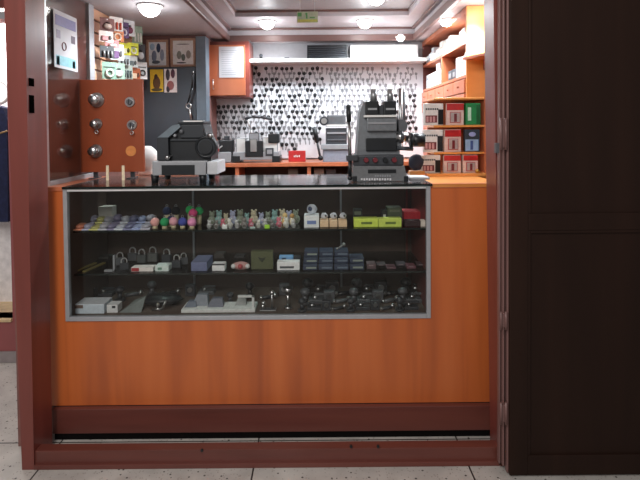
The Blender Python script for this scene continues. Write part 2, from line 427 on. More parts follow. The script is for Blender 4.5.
# tubular light fittings under the glass top, unlit
# ------------------------------------------------------------ glass partition on the left of the counter
gp = thing('glass_partition', 'aluminium framed glass partition rising from the left end of the counter, lock board beside', 'partition', (-1.3, 2.6, ZT))
px = P(46.5, 100, DC + .03).x
b = MB()
b.box(px - .012, px + .008, DC + .0, DC + .03, ZT, ZC - .002, M_ALU, .002)
b.build('front_post', gp)
MB().box(px - .018, px + .006, DB - .03, DB + .03, ZT, ZC - .002, M_ALU2, .002).build('rear_post', gp)
MB().box(px - .012, px + .008, DC + .03, DB - .03, ZT, ZT + .022, M_ALU2, .002).build('sill', gp)
MB().box(px - .003, px + .003, DC + .03, DB - .03, ZT + .022, ZC - .002, glass('partition_glass', (240, 242, 240), .35, .05)).build('glass_pane', gp)
plabel(MB().box(px - .035, px - .014, DC + .0, DB + .03, ZT, ZC - .002, W_RED).build('backing_panel', gp), 'mahogany red panel behind the glass')
# slatwall behind it
sw = thing('slatwall_panel', 'pale wooden slatwall on the left wall, covered with hanging packets', 'slatwall', (-1.3, 3.3, 0))
b = MB(); sx = -1.285
zb = 1.3
b.box(XL + .004, sx - .012, DB + .035, 3.69, zb, ZC - .003, W_SLAT)
k = 0; z = zb
while z < ZC - .02:
    b.box(sx - .012, sx, DB + .035, 3.69, z, min(z + .062, ZC - .003), W_SLAT, .003); z += .072
b.box(XL + .004, sx - .013, DB + .035, 3.69, 0, zb, M_BROWN)
b.box(sx - .0125, sx - .0115, DB + .036, 3.689, zb + .003, ZC - .005, cmat((92, 60, 44)))
b.build('slats', sw)
MB().box(XL + .004, sx + .006, DB + .031, DB + .05, zb, ZC - .003, W_CAB).build('edge_strip', sw)

# poster stuck to the glass
def poster_on_x(x):
    def D_of(u): return None
    pa, pb_ = 2.43, 2.665
    def z_at(v, D, u): return P(u, v, D).z
    zt = (z_at(9, pa, 51) + z_at(18, pb_, 77)) / 2; zb_ = (z_at(67, pa, 51) + z_at(72, pb_, 77)) / 2
    o = thing('notice_poster', 'white notice with purple heading stuck on the glass partition', 'poster', (x, (pa + pb_) / 2, zb_))
    b = MB(); b.box(x, x + .002, pa, pb_, zb_, zt, M_PAPER); b.build('sheet', o)
    H = zt - zb_; Wd = pb_ - pa
    def q(a0, a1, h0, h1, m, nm):
        MB().box(x + .0021, x + .0028, pa + a0 * Wd, pa + a1 * Wd, zb_ + h0 * H, zb_ + h1 * H, m).build(nm, o)
    q(.06, .94, .74, .92, cmat((128, 124, 168)), 'heading_band')
    q(.10, .26, .52, .66, cmat((150, 140, 160)), 'picture'); q(.72, .9, .5, .64, cmat((90, 74, 90)), 'picture')
    q(.06, .94, .05, .22, cmat((150, 205, 215)), 'footer_band')
    q(.08, .2, .05, .2, cmat((40, 90, 96)), 'picture'); q(.76, .88, .05, .18, cmat((40, 90, 96)), 'picture')
    b = MB(); b.ring((x + .0035, pa + .4 * Wd, zb_ + .40 * H), .02, .0025, M_MAROON, 'X'); b.build('emblem', o)
poster_on_x(px + .0032)

# ------------------------------------------------------------ board with sample locks
BD = 2.70
bo = thing('lock_display_board', 'orange brown wooden board with round sample locks standing on the left of the counter', 'display board', (P(112, 172, BD).x, BD, ZT))
x0, x1, z0, z1 = rect(80, 79.5, 143.3, 172, BD)
MB().box(x0, x1, BD, BD + .02, z0, z1, W_BOARD, .002).build('board', bo)
for x in (x0 + .07, x1 - .07):
    b = MB(); b.box(x - .012, x + .012, BD + .02, BD + .03, ZT, z0 + .08, M_DKGREY); b.box(x - .012, x + .012, BD - .04, BD + .07, ZT + .0005, ZT + .006, M_DKGREY)
    b.build('support_foot', bo)
def lock(u, v, r, knob=True):
    p = P(u, v, BD); rr = r * BD / F
    b = MB(); b.cyl((p.x, BD, p.z), (p.x, BD - .008, p.z), rr, M_STEEL, rr * .9, 24)
    if knob:
        b.cyl((p.x, BD - .008, p.z), (p.x, BD - .03, p.z), rr * .45, M_STEEL, n=16)
        b.ball((p.x, BD - .042, p.z), rr * .72, M_STEEL, (1, .55, 1), 18)
        b.box(p.x - .0015, p.x + .0015, BD - .066, BD - .05, p.z - rr * .3, p.z + rr * .3, M_DKGREY)
    else:
        b.cyl((p.x, BD - .008, p.z), (p.x, BD - .022, p.z), rr * .6, M_MGREY, rr * .5, 16)
        b.box(p.x - .002, p.x + .002, BD - .026, BD - .022, p.z - rr * .4, p.z + rr * .4, M_BLACK)
    return b
n1 = 'round steel door lock mounted on the wooden board, '
for u, v, r, kn, l in ((97, 100, 7.6, True, n1 + 'largest one at top left'), (130, 102, 5.3, False, n1 + 'at top right'),
                       (97, 124, 5.6, True, n1 + 'second in the left column'), (132, 125, 5.2, False, n1 + 'lower of the right column'),
                       (96, 151, 6.8, True, n1 + 'lowest in the left column')):
    o = lock(u, v, r, kn)
    if (u, v) in ((97, 124), (132, 125)):
        p = P(u + 1, v + 6, BD); o.tube([(p.x, BD - .02, p.z + .03), (p.x, BD - .02, p.z - .002)], .0035, M_STEEL); o.ring((p.x, BD - .02, p.z - .01), .009, .0025, M_STEEL)
    tag(o.build('door_lock'), l, 'lock', 'sample locks on the board')
p = P(131, 151, BD); b = MB(); b.cyl((p.x, BD, p.z), (p.x, BD - .003, p.z), 5.2 * BD / F, cmat((216, 136, 70)), n=24); plabel(b.build('blanking_disc', bo), 'light orange round blank')
for u, nm in ((107.3, 'left one'), (123, 'right one')):
    a = P(u, 170.3, 2.62); b = MB()
    b.prism([(a.x - .006, 2.62, a.z + .025), (a.x + .006, 2.62, a.z + .025), (a.x + .014, 2.60, ZT + .0005), (a.x + .001, 2.60, ZT + .0005)], (0, .006, 0), cmat((224, 208, 176)))
    tag(b.build('price_tag'), 'small cream tag on the counter below the lock board, ' + nm, 'tag', 'cream tags')

# white bag behind the board
b = MB(); a = P(147, 172, 2.95); 
struct_shelf = None
b.ball((a.x + .0, 2.97, 1.27), .085, M_WHITE, (.75, .6, 1.0), 14, .03)
b.box(a.x - .05, a.x + .05, 2.93, 3.01, 1.175, 1.22, M_WHITE, .02)
tag(b.build('plastic_bag'), 'crumpled white plastic bag behind the lock board', 'bag')
t = thing('side_table', 'narrow wooden stand behind the counter carrying the white bag', 'table', (-.95, 2.97, 0))
MB().box(-1.10, -.72, 2.89, 3.09, 1.15, 1.175, W_CAB, .003).build('tabletop', t)
for x in (-1.08, -.74):
    for y in (2.91, 3.07): MB().box(x - .015, x + .015, y - .015, y + .015, 0, 1.15, W_CAB).build('leg', t)

# ------------------------------------------------------------ hanging packets on the slatwall
packs = [  # u, v0, v1, colour, colour 2, description
 (107, 18, 31, (96, 40, 34), (180, 160, 150), 'dark red blister packet with pale label'),
 (116, 17, 31, (226, 220, 214), (190, 80, 60), 'tall white blister packet beside the dark red one'),
 (106, 31, 42, (232, 214, 206), (180, 120, 120), 'cream blister packet below the dark red one'),
 (117, 30, 41, (222, 140, 90), (240, 220, 200), 'orange blister packet'),
 (112, 40, 48, (214, 130, 130), (240, 220, 220), 'pale pink blister packet above the black one'),
 (107, 46, 58, (30, 32, 36), (120, 120, 120), 'black blister packet at the left of the slatwall'),
 (117, 44, 60, (232, 232, 234), (120, 90, 130), 'white blister packet between black and yellow ones'),
 (123, 22, 38, (96, 70, 110), (210, 200, 210), 'purple blister packet near the ceiling'),
 (129, 20, 36, (228, 228, 230), (120, 60, 80), 'white blister packet near the ceiling, right of purple'),
 (137, 26, 44, (150, 170, 150), (230, 230, 220), 'pale green blister packet high on the slatwall'),
 (125, 43, 55, (222, 222, 60), (240, 240, 200), 'greenish yellow blister packet, left one of two'),
 (133, 43, 55, (232, 236, 70), (250, 250, 220), 'bright yellow blister packet, right one of two'),
 (140, 44, 62, (60, 58, 60), (200, 200, 200), 'dark grey blister packet right of the yellow ones'),
 (124, 55, 65, (176, 182, 184), (90, 90, 90), 'grey blister packet under the yellow ones'),
 (132, 56, 67, (206, 210, 206), (100, 110, 110), 'light grey blister packet under bright yellow one'),
 (109, 62, 79, (120, 150, 132), (210, 220, 210), 'grey green blister packet, leftmost of the bottom row'),
 (118, 63, 79, (140, 164, 146), (230, 230, 230), 'sage green blister packet, second in the bottom row'),
 (127, 65, 79, (160, 170, 160), (70, 80, 80), 'silvery green blister packet, third in the bottom row'),
 (135, 68, 80, (176, 92, 50), (220, 190, 160), 'brown orange blister packet in the bottom row'),
 (142, 62, 79, (226, 226, 224), (70, 70, 70), 'white blister packet at the right end of the bottom row'),
]
for u, v0, v1, c1, c2, l in packs:
    off = .055
    D = (-(sx + off)) * F / (317 - u)
    pt = P(u, v0, D); pbm = P(u, v1, D); x = pt.x; h = pt.z - pbm.z; w = .085 if u < 120 else .075
    o = thing('blister_packet', l + ', hanging on the slatwall', 'packet', (x, D, pbm.z), 'packets on the slatwall')
    b = MB(); b.box(x - w / 2, x + w / 2, D - .001, D + .001, pbm.z, pt.z, cmat(c1)); b.build('backing_card', o)
    b = MB(); kk = packs.index((u, v0, v1, c1, c2, l)) % 4; zb0 = pbm.z + h * .1
    dk = tuple(int(q * .45) for q in c1)
    if kk == 0:
        b.ball((x, D - .010, zb0 + h * .25), 1.0, cmat(c2, .25), (w * .3, .010, h * .22), 12); b.ball((x, D - .012, zb0 + h * .5), 1.0, cmat(dk), (w * .15, .008, h * .08), 8)
    elif kk == 1:
        for q in (-.25, .02, .28): b.cyl((x + q * w, D - .008, zb0), (x + q * w, D - .008, zb0 + h * .5), .007, cmat(c2 if q else dk, .25), n=8)
    elif kk == 2:
        b.box(x - w * .34, x + w * .1, D - .012, D - .001, zb0, zb0 + h * .45, cmat(c2, .25), .004); b.ball((x + w * .25, D - .008, zb0 + h * .3), 1.0, cmat(dk), (w * .12, .008, h * .2), 8)
    else:
        b.ring((x, D - .008, zb0 + h * .25), w * .24, .006, cmat(c2, .25), 'Y', 14); b.box(x - w * .4, x + w * .4, D - .003, D - .001, zb0 + h * .55, zb0 + h * .62, cmat(dk))
    b.build('blister', o)
    b = MB(); b.tube([(x, D - .004, pt.z - .008), (x, D + .012, pt.z - .008), (x, D + off * 1.42, pt.z - .008)], .0018, M_STEEL, 6); b.build('hook', o)
    o.rotation_euler.z = R(48)

# ------------------------------------------------------------ pictures on the slate cabinet
def picture(u0, v0, u1, v1, D, label, cols, frame=True):
    x0, x1, z0, z1 = rect(u0, v0, u1, v1, D)
    o = thing('framed_picture' if frame else 'poster', label, 'picture' if frame else 'poster', ((x0 + x1) / 2, D, z0), 'framed pictures' if frame else 'small posters')
    f = .017 if frame else .0
    if frame:
        b = MB(); fm = cmat((186, 146, 122))
        b.box(x0, x0 + f, D - .02, D, z0, z1, fm, .003); b.box(x1 - f, x1, D - .02, D, z0, z1, fm, .003)
        b.box(x0 + f, x1 - f, D - .02, D, z0, z0 + f, fm, .003); b.box(x0 + f, x1 - f, D - .02, D, z1 - f, z1, fm, .003)
        b.build('frame', o)
    b = MB(); b.box(x0 + f, x1 - f, D - .008, D - .001, z0 + f, z1 - f, cmat(cols[0])); 
    xa, xb, za, zb_ = x0 + f, x1 - f, z0 + f, z1 - f
    W, H = xb - xa, zb_ - za
    for (a, c_, w, h, k) in cols[1]:
        b.ball((xa + a * W, D - .008, za + c_ * H), 1.0, cmat(k), (w * W / 2, .0015, h * H / 2), 10)
    b.build('print', o)
    return o
picture(147, 40, 169, 68, 3.797, 'brown framed drawing in pale blue and white, left one of two', ((236, 242, 248), [(.3, .4, .3, .5, (130, 140, 160)), (.55, .75, .25, .4, (60, 80, 110)), (.75, .45, .25, .5, (160, 170, 190)), (.2, .8, .3, .3, (170, 200, 220)), (.4, .15, .5, .15, (90, 100, 110))]))
picture(171, 38.5, 196, 67, 3.797, 'brown framed drawing on white paper, right one of two', ((250, 248, 244), [(.3, .4, .25, .35, (150, 150, 140)), (.5, .3, .2, .3, (110, 120, 110)), (.75, .42, .25, .35, (170, 160, 150)), (.5, .85, .7, .04, (130, 130, 130)), (.4, .08, .5, .06, (80, 80, 80))]))
picture(150.5, 69.5, 163.5, 92, 3.698, 'small yellow poster with a dark figure on slate blue cabinet', ((212, 176, 40), [(.5, .4, .6, .6, (90, 60, 30)), (.45, .65, .3, .3, (60, 40, 30)), (.5, .1, .9, .15, (80, 70, 40))]), False)
picture(164.5, 69, 177, 92.5, 3.698, 'small white poster with dark figures, right of yellow poster', ((222, 214, 214), [(.3, .75, .35, .5, (60, 50, 60)), (.7, .8, .35, .4, (80, 40, 60)), (.5, .3, .6, .4, (150, 90, 90)), (.3, .15, .3, .3, (40, 40, 50))]), False)
# dark umbrella like strap hanging beside
b = MB(); a = P(193, 72, 3.64); e = P(188, 103, 3.64)
b.tube([a, P(192, 88, 3.64), e], .007, M_BLACK, 8); b.ring(P(188.5, 106, 3.64), .018, .004, M_STEEL)
b.tube([P(189.5, 109, 3.64), P(191, 119, 3.64)], .006, M_STEEL, 8)
b.tube([a, (a.x, 3.70, a.z)], .004, M_STEEL, 6)
tag(b.build('hanging_strap'), 'black strap with steel clip hanging on the slate blue cabinet', 'strap')

# ------------------------------------------------------------ orange wall cupboard
x0, x1, z0, z1 = rect(206, 41, 249, 97, 3.92)
z1 = min(z1, ZC - .004)
wc = thing('wall_cupboard', 'orange wooden wall cupboard high on the back wall with a sheet on its door', 'cupboard', ((x0 + x1) / 2, 4.0, z0))
b = MB(); b.box(x0, x1, 3.94, DW - .002, z0, z1, W_RED, .002); plabel(b.build('body', wc), 'dark mahogany carcass')
xd1 = P(245, 70, 3.92).x
dd = MB().box(x0 + .004, xd1, 3.92, 3.939, z0 + .012, z1 - .03, W_CAB, .003).build('door', wc)
b = MB(); p = P(213.5, 80, 3.92); q = P(213.5, 89, 3.92)
b.tube([(p.x, 3.92, p.z), (p.x, 3.90, p.z), (p.x, 3.90, q.z), (p.x, 3.92, q.z)], .004, M_STEEL); b.build('handle', dd)
x0, x1, z0, z1 = rect(219, 46.5, 243.5, 77.5, 3.915)
nt_ = thing('notice_sheet', 'white printed sheet taped to the orange wall cupboard door', 'notice', ((x0 + x1) / 2, 3.917, z0))
MB().box(x0, x1, 3.9165, 3.918, z0, z1, M_PAPER).build('sheet', nt_)
b = MB()
for i in range(12):
    z = z1 - .03 - i * .017; b.box(x0 + .02, x1 - .02 - (i % 3) * .02, 3.9158, 3.9165, z - .0025, z, cmat((150, 150, 160)))
b.build('text_lines', nt_)

# ------------------------------------------------------------ shelf over the key wall
shz = P(330, 61.5, 3.98).z
sx0 = P(248, 60, 3.98).x; sx1 = .880
ws = thing('long_shelf', 'long white shelf across the top of the key wall', 'shelf', (0, 4.05, shz))
MB().box(sx0, sx1, 3.98, DW - .002, shz, shz + .026, M_WHITE, .002).build('board', ws)
MB().box(sx0, sx0 + .012, 4.0, DW - .002, shz + .026, ZC - .004, M_MGREY, .001).build('end_bracket', ws)
zs = shz + .0265
x0, x1, z0, z1 = rect(307, 44.5, 348, 57, 4.0)
lv = thing('air_vent_unit', 'dark grey louvred ventilation unit on the shelf above the keys', 'vent', ((x0 + x1) / 2, 4.05, zs))
MB().box(x0, x1, 4.022, 4.17, zs, z1, M_BLACK, .003).build('casing', lv)
b = MB()
for i in range(6):
    z = zs + .012 + i * (z1 - zs - .02) / 6; b.box(x0 + .012, x1 - .012, 4.005, 4.022, z, z + .006, M_DKGREY)
b.build('louvres', lv)
x0, x1, z0, z1 = rect(350.5, 44, 419, 57, 4.02)
b = MB(); b.box(x0, x1, 4.06, 4.18, zs, min(z1, ZC - .006), M_WHITE, .003)
wbx = tag(b.build('long_white_box'), 'long white box at the right end of the shelf above the keys', 'box')
b = MB()
for i, (w, dx) in enumerate(((.16, 0), (.2, .01), (.12, .02))):
    z = zs + .0005 + i * .012; b.box(x0 + dx + .005, x0 + dx + w, 3.995, 4.045, z, z + .008 if i else z + .0115, M_MGREY if i % 2 else M_GREY, .002)
    if i: b.box(x0 + dx + .01, x0 + dx + .04, 4.0, 4.04, z - .004, z, M_BLACK)
tag(b.build('metal_rods'), 'small stack of grey metal strips lying before the white box on shelf', 'strips')
b = MB(); x = P(261, 55, 4.1).x; b.cyl((x, 4.1, zs), (x, 4.1, zs + .035), .012, M_BLACK); b.ball((x, 4.1, zs + .042), .016, M_DKGREY)
tag(b.build('small_jar'), 'tiny dark jar standing at the left end of the high shelf', 'jar')
MB_ = MB(); x = P(287, 55, 4.1).x; MB_.box(x - .02, x + .02, 4.08, 4.12, zs, zs + .025, M_DKGREY, .004)
tag(MB_.build('small_case'), 'tiny dark case on the high shelf left of the vent unit', 'case')

# ------------------------------------------------------------ key wall
kb_x0 = P(207, 120, 4.17).x
kz0 = P(300, 150, 4.17).z
kb = tag(MB().box(P(206, 120, 4.17).x, .885, 4.17, 4.199, 1.20, shz - .002, M_KEYB).build('key_board'), 'white pegboard behind the counter, covered with rows of key blanks', 'board')
def key_mesh(black, shape):
    b = MB(); hm = M_BLACK if black else cmat((128, 130, 134), .4, .3)
    n = 10 if shape == 0 else 6
    r = (.0155 if shape == 0 else .0165) * (1 if black else .8)
    b.cyl((0, 0, .0), (0, -.004 if black else -.0025, .0), r, hm, n=n)
    if shape == 1: b.box(-.011, .011, -.004, 0, -.02, .002, hm)
    b.box(-.0045, .0045, -.0025, -.0005, -.048, -.008, cmat((146, 148, 152), .4, .3))
    b.box(.0045, .0065, -.0025, -.0005, -.040, -.034, cmat((146, 148, 152), .4, .3)); b.box(.0045, .007, -.0025, -.0005, -.03, -.023, cmat((146, 148, 152), .4, .3))
    b.cyl((0, 0, .0068), (0, -.016, .0068), .0016, M_STEEL, n=5)
    return b
protos = {}
for bl in (0, 1):
    for s_ in (0, 1):
        o = key_mesh(bl, s_).build('key_blank', org=(0, 0, 0)); protos[(bl, s_)] = o
rnd = random.Random(3)
ords = ['first', 'second', 'third', 'fourth', 'fifth', 'sixth', 'seventh', 'eighth', 'ninth', 'tenth', 'eleventh', 'twelfth', 'thirteenth', 'fourteenth', 'fifteenth', 'sixteenth',
        'seventeenth', 'eighteenth', 'nineteenth', 'twentieth', 'twenty-first', 'twenty-second', 'twenty-third', 'twenty-fourth', 'twenty-fifth', 'twenty-sixth', 'twenty-seventh', 'twenty-eighth', 'twenty-ninth', 'thirtieth'] + ['thirty-' + q for q in ('first', 'second', 'third', 'fourth', 'fifth', 'sixth', 'seventh', 'eighth', 'ninth')] + ['fortieth', 'forty-first', 'forty-second']
KD = 4.165
cands = []
for row in range(16):
    v = 68.5 + row * 5.4
    n = 0
    for ci in range(43):
        u = 211 + ci * 5.05 + (2.5 if row % 2 else 0)
        if u > 417: continue
        if u < 250 and v < 106: continue
        if v > 140 and (u > 300 or rnd.random() < .35): continue
        if row < 1 and u > 352 and rnd.random() < .3: continue
        if rnd.random() < .05: continue
        # hidden behind machines
        if 366 < u < 397 and v > 104: continue
        if 355 < u < 400 and v > 118: continue
        if 322 < u < 345 and v > 122: continue
        if 242 < u < 276 and v > 138: continue
        n += 1
        black = (u < 318 + rnd.uniform(-6, 12)) and rnd.random() < (.62 if (row % 3 != 1) else .42)
        if u < 250: black = row in (7, 8, 10) or rnd.random() < .35
        if u > 395 and rnd.random() < .5 and v > 95: black = True
        cands.append((row, n, u, v, black))
print('KEYS', len(cands))
used = {k: False for k in protos}
order = list(range(len(cands))); rnd.shuffle(order); indiv = set(order[:300])
# the 300 individual keys: fill the rows from the left
indiv = set(i for i, k in enumerate(cands) if True)
if len(cands) > 300:
    far = sorted(range(len(cands)), key=lambda i: (cands[i][4], -cands[i][2]))  # silver, furthest right first
    indiv = set(range(len(cands))) - set(far[:len(cands) - 300])
rest = MB()
for i, (row, n, u, v, bl) in enumerate(cands):
    p = P(u + rnd.uniform(-.7, .7), v + rnd.uniform(-.6, .6), KD); ang = rnd.uniform(-.2, .2); s_ = rnd.random() < .3
    if i in indiv:
        k = (int(bl), int(s_)); pr = protos[k]
        if used[k]: o = pr.copy(); COL.objects.link(o)
        else: o = pr; used[k] = True
        o.location = (p.x, KD + .0052, p.z); o.rotation_euler = (0, ang, 0)
        tag(o, '%s key blank in the %s row of the key wall, %s from left' % ('black-headed' if bl else 'silver', ords[row], ords[n - 1]), 'key', 'key blanks on the key wall')
    else:
        q = key_mesh(bl, int(s_)); 
        for m in q.mats: rest.mi(m)
        mp = [rest.mi(m) for m in q.mats]
        M = Matrix.Translation((p.x, KD + .0052, p.z)) @ Matrix.Rotation(ang, 4, 'Y')
        vm = {}
        for vv in q.bm.verts: vm[vv] = rest.bm.verts.new(M @ vv.co)
        for f in q.bm.faces:
            nf = rest.bm.faces.new([vm[x] for x in f.verts]); nf.material_index = mp[f.material_index]
        q.bm.free()
if rest.bm.verts:
    tag(rest.build('silver_key_blanks'), 'mass of silver key blanks over the right part of the key wall', 'keys', kind='stuff')

# ------------------------------------------------------------ back bench
bz = P(300, 163, 3.80).z
bn = thing('back_bench', 'orange wooden workbench along the back wall with open cubbies', 'bench', (0, 4.0, 0))
bx0 = P(208, 163, 3.8).x; bx1 = .87
BT = P(300, 162.6, 3.80).z
MB().box(bx0, bx1, 3.80, 4.165, BT - .03, BT, W_CAB, .003).build('worktop', bn)
b = MB()
for u in (237, 309, 352): 
    x = P(u, 168, 3.82).x; b.box(x - .014, x + .014, 3.82, 4.16, .62, BT - .03, W_CAB)
b.build('dividers', bn)
b = MB(); b.box(bx0, bx1, 4.14, 4.16, .62, BT - .03, M_CASEBACK); b.box(bx0, bx0 + .02, 3.82, 4.14, 0, BT - .03, W_CAB); b.box(bx1 - .02, bx1, 3.82, 4.14, 0, BT - .03, W_CAB)
b.box(bx0 + .02, bx1 - .02, 3.82, 4.14, .60, .62, W_CAB); b.box(bx0 + .02, bx1 - .02, 3.82, 3.84, 0, .60, W_CAB)
b.build('carcass', bn)
MB().box(bx0 + .02, bx1 - .02, 3.85, 4.13, .98, 1.0, W_CAB).build('inner_shelf', bn)
for u0, u1, c_, l in ((288, 298, (120, 110, 100), 'grey brown carton in the cubby under the red box'), (314, 324, (150, 140, 128), 'beige carton inside the cubby right of the divider'), (326, 336, (84, 84, 88), 'dark grey carton inside the cubby beside beige one')):
    x0, x1, _, _ = rect(u0, 168, u1, 176, 3.95)
    b = MB(); b.box(x0, x1, 3.95, 4.05, 1.0, P(u0, 168.5, 3.95).z, cmat(c_), .003); b.box(x0 + .01, x1 - .01, 3.948, 3.951, 1.03, 1.05, M_PAPER); tag(b.build('carton'), l, 'box', 'cartons under the bench')
x0, x1, z0, z1 = rect(288.5, 151, 305.5, 160, 3.9)
rb = thing('red_box', 'small red box with a pale mark on the back workbench', 'box', ((x0 + x1) / 2, 3.93, BT))
MB().box(x0, x1, 3.90, 3.97, BT, z1, M_RED, .003).build('box_body', rb)
b = MB(); xm = (x0 + x1) / 2; zm_ = (z1 + BT) / 2
for i in range(4): b.box(xm - .025 + i * .013, xm - .017 + i * .013, 3.898, 3.9005, zm_ - .006, zm_ + .006 + (i % 2) * .004, M_WHITE)
b.build('printed_mark', rb)

# ---- key machine on the bench, left (white and black)
D = 3.82
m1 = thing('key_cutting_machine', 'white and black key cutting machine with curved handle on the back workbench, left', 'key machine', (P(256, 160, D).x, D + .1, BT))
b = MB(); b.pb(233, 152, 279, 160, D, D + .22, M_GREY, .006); xx = rect(233, 152, 279, 160, D)
b.pb(236, 138, 246, 153, D + .02, D + .2, M_WHITE, .006); b.pb(262, 137, 278, 153, D + .02, D + .2, M_WHITE, .008); b.build('body', m1)
for v in m1.children:  # sit on bench
    pass
b = MB(); b.pb(245, 141, 263, 157, D - .008, D + .16, M_BLACK, .005); b.pb(249, 133, 259, 143, D, D + .1, M_GREY, .004); b.pb(250, 139, 257, 152, D - .016, D - .008, M_STEEL, .003); b.build('cutting_head', m1)
b = MB(); b.pb(268, 134, 279, 143, D, D + .12, M_BLACK, .006); b.build('motor', m1)
b = MB(); b.tube([P(245, 119, D), P(252, 116.5, D), P(261, 117, D), P(271, 119, D)], .011, M_DKGREY, 8); b.tube([P(247, 119, D + .02), P(251, 130, D + .03), P(252, 137, D + .04)], .007, M_STEEL); b.build('handle', m1)
b = MB(); b.pb(265.5, 148, 273.5, 156, D - .004, D + .02, M_DKGREY, .002); b.pb(266.8, 149.5, 272.2, 154, D - .006, D, M_GREY, .001); b.build('switch', m1)
b = MB(); b.pb(232, 156, 240, 162.3, D - .003, D + .2, M_BLACK, .003); b.pb(272, 156, 280, 162.3, D - .003, D + .2, M_BLACK, .003); b.build('foot', m1)
# small vice beside it
m2 = thing('bench_vice', 'small black bench vice with red handle left of the white key machine', 'vice', (P(224, 160, D).x, D + .06, BT))
b = MB(); b.pb(215, 152, 231, 162.3, D, D + .1, M_GREY, .006); b.build('base', m2)
b = MB(); b.pb(219, 140, 233, 152, D + .01, D + .09, M_BLACK, .008); b.pb(224, 136, 229, 141, D + .02, D + .07, M_DKGREY, .005); b.build('jaws', m2)
b = MB(); b.ball(P(217, 150, D - .01), .016, M_RED); b.tube([P(217, 150, D - .01), P(222, 146, D)], .005, M_STEEL); b.build('handle', m2)

# ---- key machine on the bench, right
D = 3.82
m3 = thing('key_cutting_machine', 'dark grey key cutting machine with silver lever on the back workbench, right', 'key machine', (P(335, 160, D).x, D + .1, BT))
b = MB(); b.pb(323, 149.5, 349, 162.3, D, D + .24, cmat((140, 146, 160)), .008); b.build('base', m3)
b = MB(); b.pb(326, 128, 347, 146, D + .03, D + .2, M_DKGREY, .006); b.pb(327, 132, 346, 134, D + .02, D + .03, M_GREY, .001); b.pb(327, 139, 346, 140.5, D + .02, D + .03, M_MGREY, .001); b.build('body', m3)
b = MB(); b.pb(327, 115, 346, 124.5, D + .02, D + .18, M_MGREY, .01); b.pb(326, 124.3, 348, 126.5, D + .01, D + .18, M_WHITE, .002); b.build('hood', m3)
b = MB(); b.pb(321, 144.5, 350, 149.5, D - .02, D + .15, M_GREY, .004); b.build('carriage', m3)
b = MB(); b.cyl(P(324, 121, D), P(324, 121, D) + Vector((0, .05, 0)), .035, M_DKGREY); b.cyl(P(324, 121, D), P(324, 121, D) + Vector((0, -.01, 0)), .022, M_STEEL); b.build('wheel', m3)
b = MB(); b.tube([P(314, 127, D), P(317, 141, D)], .018, M_BLACK); b.tube([P(317, 141, D), P(320, 156, D)], .009, M_DKGREY); b.ball(P(320.5, 158, D), .02, M_BLACK); b.build('lever', m3)

# ------------------------------------------------------------ big machine on the counter, left
D = 2.42
k1 = thing('key_duplicating_machine', 'black key duplicating machine on grey base, left on the glass counter', 'key machine', (P(184, 184, D).x, D + .15, ZT))
b = MB(); b.pb(152, 161, 206, 175.5, D, D + .28, M_GREY, .006); base = b.build('base', k1)
b = MB(); b.pb(207, 161.5, 217.5, 174.5, D + .01, D + .22, mat('light_grey_plastic', (196, 198, 202), .45), .005); plabel(b.build('side_box', k1), 'lighter grey box on the right of base')
MB().pb(161.5, 165, 194.5, 175, D - .004, D + .004, M_BLACK, .001).build('front_recess', base)
for u in (155, 203):
    b = MB(); a = P(u, 178, D + .03); q = P(u, 175, D + .03)
    b.cyl((a.x, D + .03, ZT), (a.x, D + .03, q.z + .004), .016, M_BLACK, .020); b.build('foot', k1)
    b = MB(); b.cyl((a.x, D + .24, ZT), (a.x, D + .24, q.z + .004), .016, M_BLACK, .020); b.build('foot', k1)
b = MB()
b.pprism([(158, 160.8), (158, 138), (166, 130), (179, 122.5), (203, 122.5), (206, 135), (211, 148), (211, 160.8)], D + .04, D + .22, M_BLACK)
b.build('housing', k1)
b = MB(); b.pprism([(157.5, 137.5), (168, 137.5), (180.5, 127), (179, 124), (172, 125.5)], D + .01, D + .16, mat('slate_lid', (104, 116, 124), .4)); b.build('chip_guard', k1)
b = MB(); b.pprism([(157, 160), (157, 138), (168, 138), (168.5, 160)], D + .012, D + .05, cmat((34, 39, 45))); b.build('guard_side', k1)
b = MB(); b.pb(178, 121, 204, 124, D + .02, D + .18, cmat((34, 39, 45)), .004); b.pb(183, 120.2, 203, 122.2, D + .015, D + .06, M_WHITE, .002); b.build('top_cover', k1)
b = MB(); b.pb(180, 124.5, 203, 138, D + .025, D + .045, cmat((34, 39, 45)), .004); b.pb(170, 139, 200, 141, D + .03, D + .05, cmat((34, 39, 45)), .002); b.ball(P(181.5, 131.5, D + .02), .012, M_MGREY); b.ball(P(175, 135.5, D + .02), .008, M_GREY); b.build('front_cover', k1)
b = MB(); p = P(206, 147, D + .02); b.cyl(p, p + Vector((0, .05, 0)), .052, cmat((34, 39, 45)), n=28); b.cyl(p + Vector((0, -.012, 0)), p, .034, M_BLACK, n=24); b.ring(p, .048, .006, M_BLACK, 'Y', 24); b.build('grinding_wheel', k1)
b = MB(); p = P(209.5, 135.5, D + .03); b.cyl(p, p + Vector((.01, -.02, 0)), .014, M_STEEL); b.ball(p + Vector((.01, -.02, 0)), .014, M_STEEL); b.build('knob', k1)
b = MB(); b.ball(P(167.5, 157.5, D), .011, M_STEEL); b.tube([P(167.5, 157.5, D), P(172, 156, D + .04)], .004, M_STEEL); b.build('adjusting_screw', k1)

